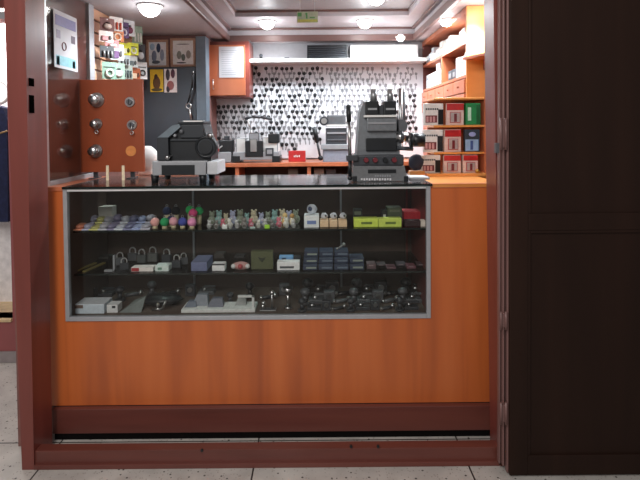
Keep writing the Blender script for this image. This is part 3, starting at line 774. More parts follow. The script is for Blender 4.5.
# ------------------------------------------------------------ big machine on the counter, right
D = 2.42
k2 = thing('key_cutting_machine', 'tall dark grey key cutting machine with twin steel posts, right on the glass counter', 'key machine', (P(380, 184, D).x, D + .15, ZT))
_a = P(380, 170, D + .005).z; _b = P(380, 190, D + .005).z; VB = 170 + 20 * (_a - ZT - .003) / (_a - _b)
b = MB()
b.pprism([(351.5, VB), (353.5, 166), (404.5, 166), (408, VB)], D + .005, D + .26, cmat((112, 114, 116), .4, .1)); base = b.build('base', k2)
MB().pb(368, 169.5, 396, 173, D + .0, D + .01, M_BLACK, .001).build('slot', base)
b = MB()
for i in range(12): b.pb(361 + i * 2.6, 178.3, 362.6 + i * 2.6, 180.0 + (i % 2) * .5, D + .001, D + .006, M_PAPER, 0)
for i in range(7): b.pb(375 + i * 2.4, 175.2, 376.4 + i * 2.4, 176.8, D + .001, D + .006, M_GREY, 0)
plabel(b.build('lettering', base), 'pale lettering on the base')
for u in (352.5, 404):
    MB().pb(u, 176, u + 4.5, VB + .6, D + .0, D + .2, M_BLACK, .004).build('foot', k2)
b = MB(); b.pb(353.5, 155, 404, 166, D + .01, D + .24, M_DKGREY, .008); tr = b.build('tray', k2)
for i, (u, m) in enumerate(((366, M_MAROON), (375, M_MAROON), (385, M_BLACK), (394, M_MAROON))):
    b = MB(); p = P(u, 160, D + .01); b.cyl(p, p + Vector((0, -.018, 0)), .013, m, .011); b.build('knob', tr)
b = MB(); b.pprism([(357, 155), (360, 112), (364, 101), (367, 116), (398, 116), (400, 155)], D + .06, D + .22, cmat((122, 126, 130), .35, .2)); b.build('column', k2)
MB().pb(366, 138, 397, 151, D + .045, D + .062, M_BLACK, .004).build('work_recess', k2)
b = MB(); b.pb(367, 118, 397, 131, D + .03, D + .12, cmat((124, 128, 132), .3, .3), .006); b.pb(368, 122, 396, 124, D + .025, D + .035, M_GREY, .001); b.build('head_cover', k2)
b = MB(); b.pb(364, 115, 397, 117.2, D + .02, D + .14, M_WHITE, .002); b.build('white_rail', k2)
b = MB(); b.pb(365.5, 101, 379, 115, D + .03, D + .12, M_BLACK, .006); b.pb(383.5, 101, 396.5, 115, D + .03, D + .12, M_BLACK, .006); b.pb(378, 105, 384, 115, D + .05, D + .1, M_DKGREY, .003)
b.pb(368, 108, 377, 110, D + .026, D + .032, M_GREY, 0); b.pb(386, 108, 395, 110, D + .026, D + .032, M_GREY, 0)
b.build('carriage', k2)
for u in (373.7, 390.3):
    b = MB(); a = P(u, 103, D + .07); q = P(u, 89.5, D + .07); b.cyl(a, q, .0165, mat('post_steel', (150, 152, 154), .3, .6), n=20); b.cyl(q, q + Vector((0, 0, .004)), .0165, M_ALU, .011, 20); b.build('post', k2)
b = MB(); a = P(400.5, 150, D + .14); q = P(400.5, 88.5, D + .14); b.cyl(a, q, .011, M_STEEL, n=16); a = P(404, 130, D + .16); q = P(404, 92, D + .16); b.cyl(a, q, .007, M_MGREY, n=12); plabel(b.build('rear_rods', k2), 'steel rods behind the head')
b = MB(); p = P(401, 126, D + .06); b.cyl(p, p + Vector((0, .12, 0)), .033, M_MGREY, n=24); b.build('motor', k2)
b = MB(); b.cyl(P(396, 137, D + .05), P(408, 137, D + .05), .022, M_STEEL, n=16); b.cyl(P(400, 137, D + .05), P(403, 137, D + .05), .03, M_DKGREY, n=16)
b.cyl(P(407, 140, D + .05), P(411, 140, D + .05), .014, M_STEEL); b.build('chuck', k2)
b = MB(); b.cyl(P(409.5, 140, D + .05), P(424, 140, D + .05), .034, M_BLACK, n=20); b.cyl(P(411, 140, D + .05), P(413, 140, D + .05), .037, M_BLACK, n=20); b.build('hand_wheel', k2)
b = MB(); b.cyl(P(397, 148, D + .05), P(413, 149, D + .05), .010, M_DKGREY); b.build('feed_screw', k2)
b = MB(); b.cyl(P(350, 157, D), P(349, 121, D), .0085, M_STEEL, .007); b.cyl(P(349, 122, D), P(348.6, 107, D), .011, M_BLACK, .013); b.ball(P(348.6, 107, D), .013, M_BLACK)
b.build('lever', k2)
b = MB(); b.pb(346.5, 155, 358, 161, D - .012, D + .03, M_DKGREY, .004); b.cyl(P(350, 160, D + .01), P(350, 178, D + .01), .009, M_BLACK); b.ball(P(350, 178, D + .01), .013, M_BLACK); b.build('lever_bracket', k2)
# dark blue pouch and wood tray on the counter right of it
DY = 2.68
b = MB(); x0, x1, z0, z1 = rect(410, 149, 425, 165, DY); 
b.box(x0, x1, DY, DY + .06, ZT, ZT + .028, W_YELL, .004)
tag(b.build('wooden_block'), 'small pale wooden block on the counter right of the tall key machine', 'block')
b = MB(); b.ball(((x0 + x1) / 2, DY + .03, ZT + .028 + .045), .045, cmat((34, 38, 54)), (1, .6, 1), 12, .05)
tag(b.build('tool_pouch'), 'dark blue pouch on the pale wooden block beside the tall key machine', 'pouch')
b = MB(); x0, x1, z0, z1 = rect(410, 172, 430, 183, 2.5); b.box(x0, x1, 2.50, 2.62, ZT + .0003, ZT + .012, M_GREY, .003); b.box(x0 + .01, x1 - .02, 2.51, 2.60, ZT + .0125, ZT + .014, M_PAPER)
tag(b.build('notepad'), 'grey notepad lying on the counter right of the tall key machine', 'notepad')

# ------------------------------------------------------------ right cabinet along the wall
CXF = .885; CD0 = 2.94
rc = thing('shelving_cabinet', 'tall orange wooden shelving cabinet along the right wall with open shelves and drawers', 'cabinet', (1.05, 3.5, 0))
zs1 = 1.96; zs2 = 1.76
MB().box(CXF - .005, XR - .002, CD0, CD0 + .02, 0, ZC - .003, W_YELL, .001).build('end_panel', rc)
b = MB(); b.box(CXF + .22, XR - .002, CD0 + .02, DW - .003, 0, ZC - .003, M_MAROON); plabel(b.build('back_panel', rc), 'dark red inner back')
for z in (zs1, zs2): MB().box(CXF, CXF + .22, CD0 + .02, DW - .003, z - .018, z, W_CAB, .001).build('shelf', rc)
MB().box(CXF, CXF + .22, CD0 + .02, DW - .003, ZC - .035, ZC - .003, W_CAB).build('top_board', rc)
MB().box(CXF, CXF + .22, 3.545, 3.565, zs2, zs1 - .018, W_CAB).build('divider', rc)
MB().box(CXF, CXF + .22, DW - .03, DW - .004, zs2, ZC - .035, W_RED).build('divider', rc)
for r_ in range(2):
    for i in range(5):
        y0 = CD0 + .03 + i * .243; z0 = zs2 - .022 - (r_ + 1) * .085
        d = MB().box(CXF - .012, CXF + .2, y0, y0 + .236, z0, z0 + .08, W_CAB, .004).build('drawer', rc)
        b = MB(); b.cyl((CXF - .012, y0 + .118, z0 + .04), (CXF - .022, y0 + .118, z0 + .04), .006, W_CAB, n=8); b.build('knob', d)
MB().box(CXF, CXF + .22, CD0 + .02, DW - .003, 0, zs2 - .2, W_CAB).build('lower_body', rc)
b = MB(); z = P(478, 57, 2.82).z
xa = P(470, 57, 2.80).x
b.prism([(xa, CD0, z), (XR - .2, CD0, z), (XR - .2, 2.68, z), (xa + .07, 2.72, z)], (0, 0, .014), W_CAB)
b.box(xa + .12, xa + .14, 2.85, CD0, z - .06, z, W_RED); b.build('corner_shelf', rc)

# cartons on the shelves
def carton(x, y0, w, z, h, dep, c_, label, group, mark=None):
    b = MB(); b.box(x, x + dep, y0, y0 + w, z, z + h, cmat(c_), .002)
    if mark: b.box(x - .001, x + .001, y0 + w * .2, y0 + w * .8, z + h * .3, z + h * .55, cmat(mark))
    tag(b.build('white_carton'), label, 'box', group)
rr = random.Random(11); i = 0
y = CD0 + .035
gr = 'white cartons on the cabinet shelves'
while y < DW - .12:
    w = rr.uniform(.075, .1); h1 = rr.uniform(.055, .075)
    c_ = rr.choice([(232, 232, 232), (222, 224, 228), (236, 232, 224)])
    carton(CXF + .02, y, w, zs1, h1, .16, c_, 'white carton on the top cabinet shelf, %s from the front, under another' % ords[i], gr, (160, 170, 190))
    carton(CXF + .03 + rr.uniform(0, .03), y + .005, w - .012, zs1 + h1 + .0004, rr.uniform(.03, .055), .13, c_, 'white carton on the top cabinet shelf, %s from the front, stacked uppermost' % ords[i], gr)
    y += w + .004; i += 1
y = CD0 + .035; i = 0
while y < 3.54 - .09:
    w = rr.uniform(.085, .105); 
    if i == 3 or i == 4:
        b = MB(); b.box(CXF + .02, CXF + .15, y, y + w, zs2, zs2 + .07, M_DKGREY, .004); b.box(CXF + .018, CXF + .021, y + .02, y + w - .02, zs2 + .02, zs2 + .05, M_GREY)
        tag(b.build('dark_carton'), ['dark carton on the lower cabinet shelf beside the white stacks', 'dark carton on the lower cabinet shelf against the divider'][i - 3], 'box', 'dark cartons')
    else:
        z = zs2
        for k in range(2 if i else 2):
            h = rr.uniform(.06, .075); carton(CXF + .02, y, w, z, h, .15, (226, 230, 236), 'white carton on the lower cabinet shelf, %s stack from the front, %s layer' % (ords[i], ords[k]), gr, (150, 170, 200)); z += h + .0004
    y += w + .004; i += 1
y = 3.57; j = 0
while y < DW - .14:
    w = rr.uniform(.10, .13); z = zs2
    for k in range(2 if j != 1 else 3):
        h = rr.uniform(.05, .06); carton(CXF + .02, y, w, z, h, .15, (224, 226, 230), 'white carton on the lower cabinet shelf behind the divider, %s stack, %s layer' % (ords[j], ords[k]), gr, (170, 180, 190)); z += h + .0004
    y += w + .004; j += 1

# ------------------------------------------------------------ packet rack on the right of the counter
RD = 2.70
rk = thing('counter_rack', 'honey coloured wooden rack of three shelves with battery packets, right on counter', 'rack', (.75, RD + .06, ZT))
xs0 = P(434, 140, RD).x; xs1 = P(484.5, 140, RD).x
zl = []
for v in (97.5, 125, 152): zl.append(P(460, v, RD).z)
for z in zl: MB().box(xs0, xs1, RD, RD + .17, z - .012, z, W_YELL, .003).build('shelf', rk)
b = MB(); xb0 = P(428, 176, RD - .06).x; b.prism([(xb0, RD - .05, ZT + .0005), (xs1 + .02, RD - .05, ZT + .0005), (xs1 + .02, RD + .17, ZT + .0005), (xb0, RD + .17, ZT + .0005)], (0, 0, .014), W_YELL); b.build('base', rk)
MB().box(xs0 + .002, xs1 + .02, RD + .17, RD + .182, ZT, zl[0] + .0, W_CAB).build('back_board', rk)
MB().box(xs1, xs1 + .02, RD + .0, RD + .17, ZT + .015, zl[0], W_CAB).build('side_board', rk)
rows = [(zl[1], 'top'), (zl[2], 'middle'), (ZT + .0147, 'bottom')]
defs = [[('white', 0), ('red', 1), ('green', 2)], [('white', 0), ('red', 1), ('blue', 3)], [('white', 0), ('red', 1), ('red', 1)]]
us = [(425.5, 445), (447.5, 464.5), (467.5, 482.5)]
poscol = ['left', 'centre', 'right']
for r_, (z, rn) in enumerate(rows):
    for c_, (kind, kk) in enumerate(defs[r_]):
        u0, u1 = us[c_]; du = -1.5 * r_ 
        x0, x1, _, _ = rect(u0 + du, 110, u1 + du, 120, RD - .02); h = .118 if r_ == 0 else .122
        top_limit = [zl[0], zl[1], zl[2]][r_] - .016; h = min(h, top_limit - z)
        y0 = RD - .02 if not (r_ == 2) else RD - .03
        x0 = max(x0, -9)
        if x0 < xs0 and r_ < 2: pass
        o = thing('battery_packet', '%s battery packet, %s of the %s row on the counter rack' % (kind, poscol[c_], rn), 'packet', ((x0 + x1) / 2, y0, z), 'battery packets')
        b = MB(); y0b = RD + .004 if r_ < 2 else RD + .0
        base_c = {'white': (222, 218, 214), 'red': (214, 190, 182), 'green': (36, 130, 72), 'blue': (40, 50, 62)}[kind]
        b.box(x0, x1, y0b, y0b + .035, z, z + h, cmat(base_c), .003); b.build('card', o)
        W_ = x1 - x0
        b = MB()
        if kind == 'white':
            b.box(x0 + W_ * .72, x1 - .001, y0b - .002, y0b, z + .004, z + h * .72, M_BLACK); b.box(x0 + .006, x0 + W_ * .66, y0b - .002, y0b, z + h * .12, z + h * .45, M_MAROON)
            for q in range(3): b.box(x0 + .01 + q * .018, x0 + .022 + q * .018, y0b - .0035, y0b - .002, z + h * .15, z + h * .4, cmat((200, 150, 150)))
            for q in range(6): b.box(x0 + .008 + q * .012, x0 + .016 + q * .012, y0b - .002, y0b, z + h * .7, z + h * .78, M_MAROON if False else M_DKGREY)
        elif kind == 'red':
            b.box(x0 + .001, x1 - .001, y0b - .002, y0b, z + h * .68, z + h * .98, M_RED); b.box(x0 + W_ * .18, x0 + W_ * .8, y0b - .008, y0b, z + h * .1, z + h * .6, cmat((170, 160, 158), .25), .003)
            b.box(x0 + W_ * .42, x0 + W_ * .58, y0b - .0105, y0b - .008, z + h * .15, z + h * .52, M_MAROON)
        elif kind == 'green':
            b.box(x0 + W_ * .12, x0 + W_ * .34, y0b - .002, y0b, z + h * .2, z + h * .8, cmat((190, 224, 200))); b.box(x0 + W_ * .7, x1 - .001, y0b - .002, y0b, z + .005, z + h - .01, cmat((18, 90, 46)))
        else:
            b.box(x0 + .003, x1 - W_ * .1, y0b - .002, y0b, z + h * .05, z + h * .55, M_LBLUE); b.box(x0 + W_ * .36, x0 + W_ * .54, y0b - .004, y0b - .002, z + h * .1, z + h * .5, M_BLUE)
            b.ball(((x0 + x1) / 2, y0b, z + h * .78), .016, cmat((150, 160, 210)), (1.2, .2, .8))
        b.build('print', o)
        o.rotation_euler.z = R([4, -5, 3, -4, 5, -3, 5, -4, 3][r_ * 3 + c_])
b = MB(); p = P(479, 171, 2.64); b.ball((p.x, 2.67, ZT + .0147 + .012), .012, M_BRASS); tag(b.build('brass_ball'), 'small brass ball at the foot of the battery rack', 'ball')

# ------------------------------------------------------------ goods in the showcase
G1, G2, G3 = 'goods on the top showcase shelf', 'goods on the middle showcase shelf', 'goods on the showcase floor'
def SD(shelf): return {1: SH1, 2: SH2, 3: SH3}[shelf] + .0004
GRP = {1: G1, 2: G2, 3: G3}
def g_box(name, sh, u0, u1, vt, D, dep, c, label, cat='box', lid=None, labelc=None, rot=0):
    c = tuple(min(244, int(q * 1.17)) for q in c)
    z = SD(sh); x0 = P(u0, vt, D).x; x1 = P(u1, vt, D).x; z1 = P((u0 + u1) / 2, vt, D).z
    z1 = max(z1, z + .008)
    o = thing(name, label, cat, ((x0 + x1) / 2, D, z), GRP[sh])
    b = MB(); b.box(x0, x1, D, D + dep, z, z1, cmat(c), .002); b.build('box_body', o)
    if labelc:
        lc, (a0, a1, h0, h1) = labelc; W_ = x1 - x0; H = z1 - z
        MB().box(x0 + a0 * W_, x0 + a1 * W_, D - .001, D + .001, z + h0 * H, z + h1 * H, cmat(lc)).build('printed_label', o)
    if lid: MB().box(x0 + .001, x1 - .001, D + .001, D + dep - .001, z1 - .0005, z1 + .0015, cmat(lid)).build('lid', o)
    if rot: o.rotation_euler.z = R(rot)
    return o
def g_one(b, name, label, cat, sh): return tag(b.build(name), label, cat, GRP[sh])

# --- top shelf, left: clear packets of small parts
cols = [((70, 66, 110), 'purple'), ((188, 120, 96), 'salmon'), ((150, 150, 170), 'lilac grey'), ((176, 172, 110), 'olive yellow'), ((160, 160, 168), 'silver grey'),
        ((120, 116, 140), 'greyish purple'), ((176, 180, 190), 'pale grey'), ((110, 112, 140), 'slate purple'), ((140, 150, 180), 'pale blue'), ((150, 148, 158), 'dull grey')]
rr = random.Random(5)
for i in range(20):
    c_, cn = cols[i % 10]; back = i >= 10
    u = 73 + (i % 10) * 8.2 + (4 if back else 0); D = 2.64 if back else 2.47
    p = P(u, 220, D); z = SD(1) + (0 if not back else 0)
    w, dp, h = .05, .10 if not back else .08, rr.uniform(.022, .034) if not back else rr.uniform(.035, .05)
    o = thing('parts_packet', '%s clear packet of small parts, %s row, left end of top glass shelf' % (cn, 'back' if back else 'front'), 'packet', (p.x, D, z), G1)
    b = MB(); b.ball((p.x, D, z + h * .42), 1.0, cmat(c_, .3), (w * .5, dp * .5, h * .42), 10, .10); b.build('pouch', o)
    b = MB(); b.box(p.x - w * .45, p.x + w * .45, D - .004 - dp * .45, D - dp * .25, z, z + .006, cmat(tuple(min(255, int(x * 1.35)) for x in c_)), .001); b.build('header_card', o)
    o.rotation_euler.z = R(rr.uniform(-8, 8))
g_box('display_carton', 1, 96, 112, 207, 2.70, .06, (168, 166, 160), 'grey carton standing behind the packets at left of the top glass shelf', lid=(190, 190, 180))
# --- pompoms
poms = [(155, 220, 2.45, (226, 164, 158), 'peach'), (164.5, 218, 2.45, (40, 150, 90), 'green'), (173.5, 217, 2.46, (220, 160, 170), 'rose'),
        (182.5, 218, 2.45, (70, 80, 160), 'violet blue'), (192, 220, 2.44, (232, 150, 190), 'light pink'), (193, 213, 2.51, (214, 80, 130), 'deep pink'),
        (190, 210, 2.56, (44, 176, 92), 'bright green'), (199, 211, 2.56, (50, 168, 96), 'leaf green'), (167, 211, 2.56, (34, 44, 76), 'navy'), (176, 211, 2.58, (26, 28, 30), 'black'), (171, 224, 2.50, (40, 48, 92), 'dark blue')]
for u, v, D, c_, cn in poms:
    p = P(u, v, D); r = .022; z = SD(1)
    o = thing('pompom_keyring', '%s pompom keyring on the top glass shelf' % cn, 'keyring', (p.x, D, z), 'pompom keyrings')
    zc = z + .010 + r if v > 214 else max(z + .012 + r, p.z)
    b = MB(); b.ball((p.x, D, zc), r, cmat(c_, .9), (1, 1, 1), 16, .06); b.build('pompom', o)
    b = MB(); b.cyl((p.x, D, z), (p.x, D, zc - r * .6), .013, cmat((210, 196, 160)), .012); b.build('cap', o)
    b = MB(); b.ring((p.x, D, zc + r + .005), .006, .0012, M_STEEL); b.build('ring', o)
# --- charms
charm_c = [(196, 198, 196, 'silver'), (150, 190, 186, 'aqua'), (224, 224, 214, 'ivory'), (150, 160, 140, 'sage'), (206, 110, 126, 'pink'), (190, 196, 224, 'lavender'), (130, 126, 120, 'pewter'), (220, 210, 180, 'cream')]
rr = random.Random(21)
k = 0
for i in range(26):
    row = i % 2; u = 209 + (i // 2) * 7.0 + row * 3; D = 2.45 if not row else 2.55
    if 258 < u < 266: pass
    if u > 300: continue
    c_ = charm_c[(i * 3) % 8]
    p = P(u, 220, D); z = SD(1); h = rr.uniform(.04, .06) if not row else rr.uniform(.06, .08)
    o = thing('charm_keyring', '%s charm keyring, %s along the %s row of the top glass shelf' % (c_[3], ords[i // 2], 'back' if row else 'front'), 'keyring', (p.x, D, z), 'charm keyrings')
    b = MB(); b.ball((p.x, D, z + h * .3), h * .28, cmat(c_[:3], .4), (1, .7, 1.05), 10, .06); b.ball((p.x + rr.uniform(-.004, .004), D, z + h * .68), h * .2, cmat(c_[:3], .4), (1, .7, 1), 10, .05)
    b.ball((p.x - h * .13, D, z + h * .88), h * .08, cmat(c_[:3], .4), n=6); b.ball((p.x + h * .13, D, z + h * .88), h * .08, cmat(c_[:3], .4), n=6); b.build('figure', o)
    b = MB(); b.ring((p.x + .004, D - .018, z + .012), .010, .0014, M_STEEL, 'Y'); b.tube([(p.x + .004, D - .018, z + .022), (p.x, D - .008, z + h * .6)], .0012, M_STEEL, 5); b.build('chain_ring', o)
for u0, u1, vt, c_, cn in ((222, 227, 219, (200, 204, 200), 'pale grey'), (264.5, 269.5, 219, (150, 200, 60), 'lime green'), (250, 255, 221, (170, 190, 186), 'grey green')):
    g_box('charm_tag', 1, u0, u1, vt + 6, 2.425, .012, c_, '%s square charm tag at the front of the top glass shelf' % cn, 'tag')
b = MB(); p = P(285, 215, 2.48); z = SD(1); b.ball((p.x, 2.48, z + .022), .018, cmat((222, 190, 130)), (1, .8, 1.2)); b.ball((p.x, 2.48, z + .054), .013, cmat((222, 190, 130))); b.box(p.x - .015, p.x + .015, 2.46, 2.475, z, z + .02, M_BLACK, .003)
g_one(b, 'toy_figure', 'small golden toy figure with a black base between the charms', 'toy', 1)
b = MB(); p = P(292, 215, 2.48); b.ball((p.x, 2.48, z + .022), .016, cmat((226, 214, 190)), (1, .8, 1.3)); b.ball((p.x, 2.48, z + .052), .012, cmat((190, 150, 90)))
g_one(b, 'toy_figure', 'small cream toy figure with brown head beside the white box', 'toy', 1)
g_box('charm_carton', 1, 304, 319, 216, 2.44, .09, (206, 212, 226), 'white box with bluish front on the top glass shelf', labelc=((120, 140, 190), (.2, .8, .3, .6)))
b = MB(); p = P(312, 213, 2.50); zt_ = P(312, 216, 2.44).z
b.ball((p.x, 2.49, zt_ + .026), .024, cmat((210, 216, 226)), (1.1, .9, 1.05), 12, .05); b.ball((p.x - .008, 2.475, zt_ + .03), .012, cmat((70, 80, 110)), n=8)
g_one(b, 'round_toy', 'round white and navy toy sitting on the white box', 'toy', 1)
for i, (u0, u1) in enumerate(((320, 328.5), (329.5, 337.5), (338.5, 347))):
    g_box('cream_carton', 1, u0, u1, 220.5, 2.45, .07, (214, 180, 146), 'little peach carton, %s of three on the top glass shelf' % ['leftmost', 'middle', 'rightmost'][i])
    b = MB(); p = P((u0 + u1) / 2, 215, 2.5); zt_ = P(u0, 220.5, 2.45).z; b.ball((p.x, 2.49, zt_ + .016), .016, cmat((214, 216, 222)), (1.15, 1, 1), 10, .12); b.ball((p.x + .006, 2.478, zt_ + .018), .006, M_DKGREY, n=6)
    g_one(b, 'plush_charm', 'fluffy white charm lying on the %s peach carton' % ['leftmost', 'middle', 'rightmost'][i], 'toy', 1)
b = MB()
for u0, u1, c_ in ((354, 378, (190, 206, 84)), (378.5, 401.5, (184, 198, 90))):
    g_box('green_leaflet_box', 1, u0, u1, 218.5, 2.44, .05, c_, 'yellow green flat box, %s one under the dark box' % ('left' if u0 < 360 else 'right'), labelc=((110, 130, 60), (.3, .75, .35, .6)))
b.bm.free()
g_box('dark_green_box', 1, 387.5, 402, 208, 2.51, .08, (66, 74, 58), 'dark green box standing behind the yellow green boxes', labelc=((110, 114, 96), (.15, .85, .75, .9)))
g_box('black_phone', 1, 382, 387, 210.5, 2.52, .05, (40, 40, 42), 'black narrow gadget left of the dark green box', 'gadget', labelc=((220, 220, 216), (.25, .75, .3, .7)))
g_box('small_black_box', 1, 353.5, 362, 209.5, 2.56, .05, (44, 48, 46), 'little black box behind the left yellow green box', labelc=((120, 130, 110), (.1, .9, .6, .85)))
g_box('red_case', 1, 403.5, 424, 212, 2.56, .10, (166, 34, 44), 'flat red case at the right end of the top glass shelf', 'case', lid=(190, 50, 56))
g_box('dark_purse', 1, 405, 421, 221, 2.45, .06, (52, 34, 36), 'dark brown purse before the flat red case', 'purse')
g_box('white_packet', 1, 421, 427, 220.5, 2.44, .04, (210, 200, 190), 'small white packet in the right corner of the top glass shelf', 'packet')

# --- middle shelf
for i, (ua, ub) in enumerate(((74, 88), (84, 97))):
    a = P(ua, 270, 2.44); z = SD(2); e = P(ub, 262, 2.56)
    b = MB(); w = .008; b.prism([(a.x - w, 2.44, z), (a.x + w, 2.44, z), (e.x + w + .02, 2.60, z), (e.x - w + .02, 2.60, z)], (0, 0, .006), cmat((176, 160, 96), .35, .6))
    g_one(b, 'brass_strip', 'long brass lock strip lying flat on the middle shelf, %s one' % ('left' if i == 0 else 'right'), 'strip', 2)
b = MB(); z = SD(2); p = P(104, 270, 2.44); q = P(114.5, 255, 2.47)
b.box(p.x, P(112, 270, 2.44).x, 2.44, 2.46, z, z + .009, M_GREY, .001); b.box(q.x - .006, q.x + .004, 2.46, 2.48, z, q.z, M_GREY, .002); b.box(P(111, 270, 2.44).x, q.x + .004, 2.45, 2.48, z, z + .008, M_GREY, .001)
g_one(b, 'angle_bracket', 'white angle bracket standing on the middle shelf', 'bracket', 2)
def padlock(u, sh, D, s, label, body=M_MGREY, sh_h=1.0):
    z = SD(sh); x = P(u, 265, D).x
    o = thing('padlock', label, 'padlock', (x, D, z), 'padlocks in the showcase')
    MB().box(x - .02 * s, x + .02 * s, D, D + .018 * s, z, z + .034 * s, body, .003).build('lock_body', o)
    b = MB(); pts = [(x - .013 * s, D + .009 * s, z + .03 * s)]
    for k in range(7):
        t = math.pi - math.pi * k / 6; pts.append((x + .013 * s * math.cos(t), D + .009 * s, z + .045 * s * sh_h + .013 * s * math.sin(t)))
    pts.append((x + .013 * s, D + .009 * s, z + .03 * s)); b.tube(pts, .003 * s, M_STEEL, 6); b.build('shackle', o)
    o.rotation_euler.z = R(rr.uniform(-25, 25))
padlock(120, 2, 2.56, 1.1, 'grey padlock behind the white angle bracket on the middle shelf')
padlock(124, 2, 2.47, 1.0, 'dark padlock left of the red and white box on middle shelf', M_DKGREY)
padlock(152, 2, 2.62, 1.3, 'large steel padlock behind the white boxes on the middle shelf', cmat((120, 122, 120), .4, .5))
padlock(141, 2, 2.60, 1.2, 'pewter padlock behind the red and white box', cmat((100, 104, 104), .4, .4))
padlock(132, 2, 2.64, 1.2, 'brushed steel padlock at the back of the middle shelf', M_MGREY)
padlock(176, 2, 2.50, 1.1, 'black padlock left of the grey blue box on the middle shelf', M_DKGREY)
padlock(184, 2, 2.56, 1.0, 'iron padlock just left of the grey blue box', M_MGREY)
padlock(166, 2, 2.60, 1.2, 'dark iron padlock behind the right white box', M_DKGREY)
g_box('lock_box', 2, 131, 153, 267.5, 2.44, .05, (206, 200, 196), 'low white box with red end on the middle shelf', labelc=((176, 50, 54), (0.02, .36, .1, .9)))
g_box('lock_box', 2, 155, 168.5, 265.8, 2.44, .06, (190, 200, 196), 'low white box with green mark on the middle shelf', labelc=((110, 150, 130), (.2, .5, .3, .7)))
z = SD(2)
o = g_box('grey_blue_box', 2, 191, 207, 262.5, 2.44, .14, (98, 104, 134), 'grey blue box with sloping lid on the middle shelf', lid=(120, 126, 156))
g_box('card_box', 2, 212, 224.5, 264, 2.44, .05, (206, 206, 206), 'white card box with black top on the middle shelf', labelc=((60, 60, 62), (0, 1, .82, 1)))
b = MB(); p = P(240.5, 264, 2.45); z = SD(2)
b.ball((p.x, 2.46, z + .02), 1, cmat((196, 150, 146)), (.044, .018, .02), 14, .04); b.ball((p.x - .035, 2.448, z + .02), .012, M_WHITE, n=8); b.ball((p.x + .035, 2.448, z + .02), .012, M_WHITE, n=8); b.ball((p.x, 2.443, z + .02), .013, cmat((180, 80, 84)), n=8)
g_one(b, 'pink_pouch', 'pink and white oval pouch on the middle shelf', 'pouch', 2)
b = MB(); x0 = P(251, 260, 2.46).x; x1 = P(273, 260, 2.46).x; zt_ = P(262, 251.5, 2.46).z
b.box(x0, x1, 2.46, 2.50, z, zt_, cmat((88, 92, 62)), .003); xm = (x0 + x1) / 2; zz = zt_ - .035
b.prism([(xm - .02, 2.458, zz + .008), (xm, 2.458, zz + .002), (xm + .02, 2.458, zz + .008), (xm + .012, 2.458, zz - .006), (xm, 2.458, zz - .02), (xm - .012, 2.458, zz - .006)], (0, .003, 0), cmat((46, 50, 34)))
g_one(b, 'olive_wallet_box', 'square olive green box with a dark winged mark on the middle shelf', 'box', 2)
g_box('labelled_box', 2, 277, 299.5, 262, 2.44, .05, (212, 212, 212), 'white box with black label bar on the middle shelf', labelc=((90, 92, 96), (.12, .75, .25, .5)))
g_box('blue_card_box', 2, 279, 293, 257, 2.52, .05, (110, 150, 190), 'light blue box behind the labelled white box', labelc=((40, 60, 90), (.2, .5, .5, .9)))
g_box('black_card_box', 2, 293.5, 300.5, 257.5, 2.52, .05, (36, 38, 44), 'black box behind the labelled white box')
for r_ in range(3):
    for c_ in range(4):
        u0 = 303 + c_ * 15.6 + r_ * .5; D = 2.44 + .0 * r_
        x0 = P(u0, 265, 2.44).x; x1 = P(u0 + 14.3, 265, 2.44).x; h = .024
        if r_ == 2 and c_ == 3: continue
        o = thing('blue_lock_box', 'dark blue lock box, %s column from the left, %s layer on the middle shelf' % (ords[c_], ['bottom', 'second', 'top'][r_]), 'box', ((x0 + x1) / 2, 2.44, SD(2)), 'stacked blue lock boxes')
        z0 = SD(2) + r_ * (h + .0006); y0 = 2.44 + r_ * .035
        MB().box(x0, x1, y0, y0 + .09, z0, z0 + h, cmat((52, 62, 84)), .002).build('box_body', o)
        MB().box(x0 + .015, x1 - .006, y0 - .001, y0 + .001, z0 + h * .3, z0 + h * .65, cmat((150, 160, 150)) if c_ in (0, 3) else cmat((110, 124, 140))).build('printed_label', o)
b = MB(); zz = SD(2) + 3 * .0246 + .0006; p = P(341, 250, 2.53); b.cyl((p.x - .02, 2.53, zz + .006), (p.x + .014, 2.53, zz + .03), .005, M_STEEL); b.ball((p.x + .014, 2.53, zz + .03), .010, M_STEEL); b.ball((p.x - .02, 2.53, zz + .008), .007, M_STEEL)
g_one(b, 'door_viewer', 'tiny steel door viewer lying on top of the blue boxes', 'door viewer', 2)
for i in range(6):
    u0 = 367 + i * 10; z0 = SD(2); D = 2.45 + (i % 2) * .05
    c_ = [(84, 66, 68), (60, 50, 52), (96, 70, 76), (66, 60, 66), (104, 66, 74), (74, 58, 62)][i]
    g_box('leather_key_case', 2, u0, u0 + 9, 264 + (i % 3) * 2, D, .06, c_, 'small dark leather key case, %s from the left at right of the middle shelf' % ords[i], 'key case', labelc=((150, 130, 134), (.2, .7, .6, .85)))

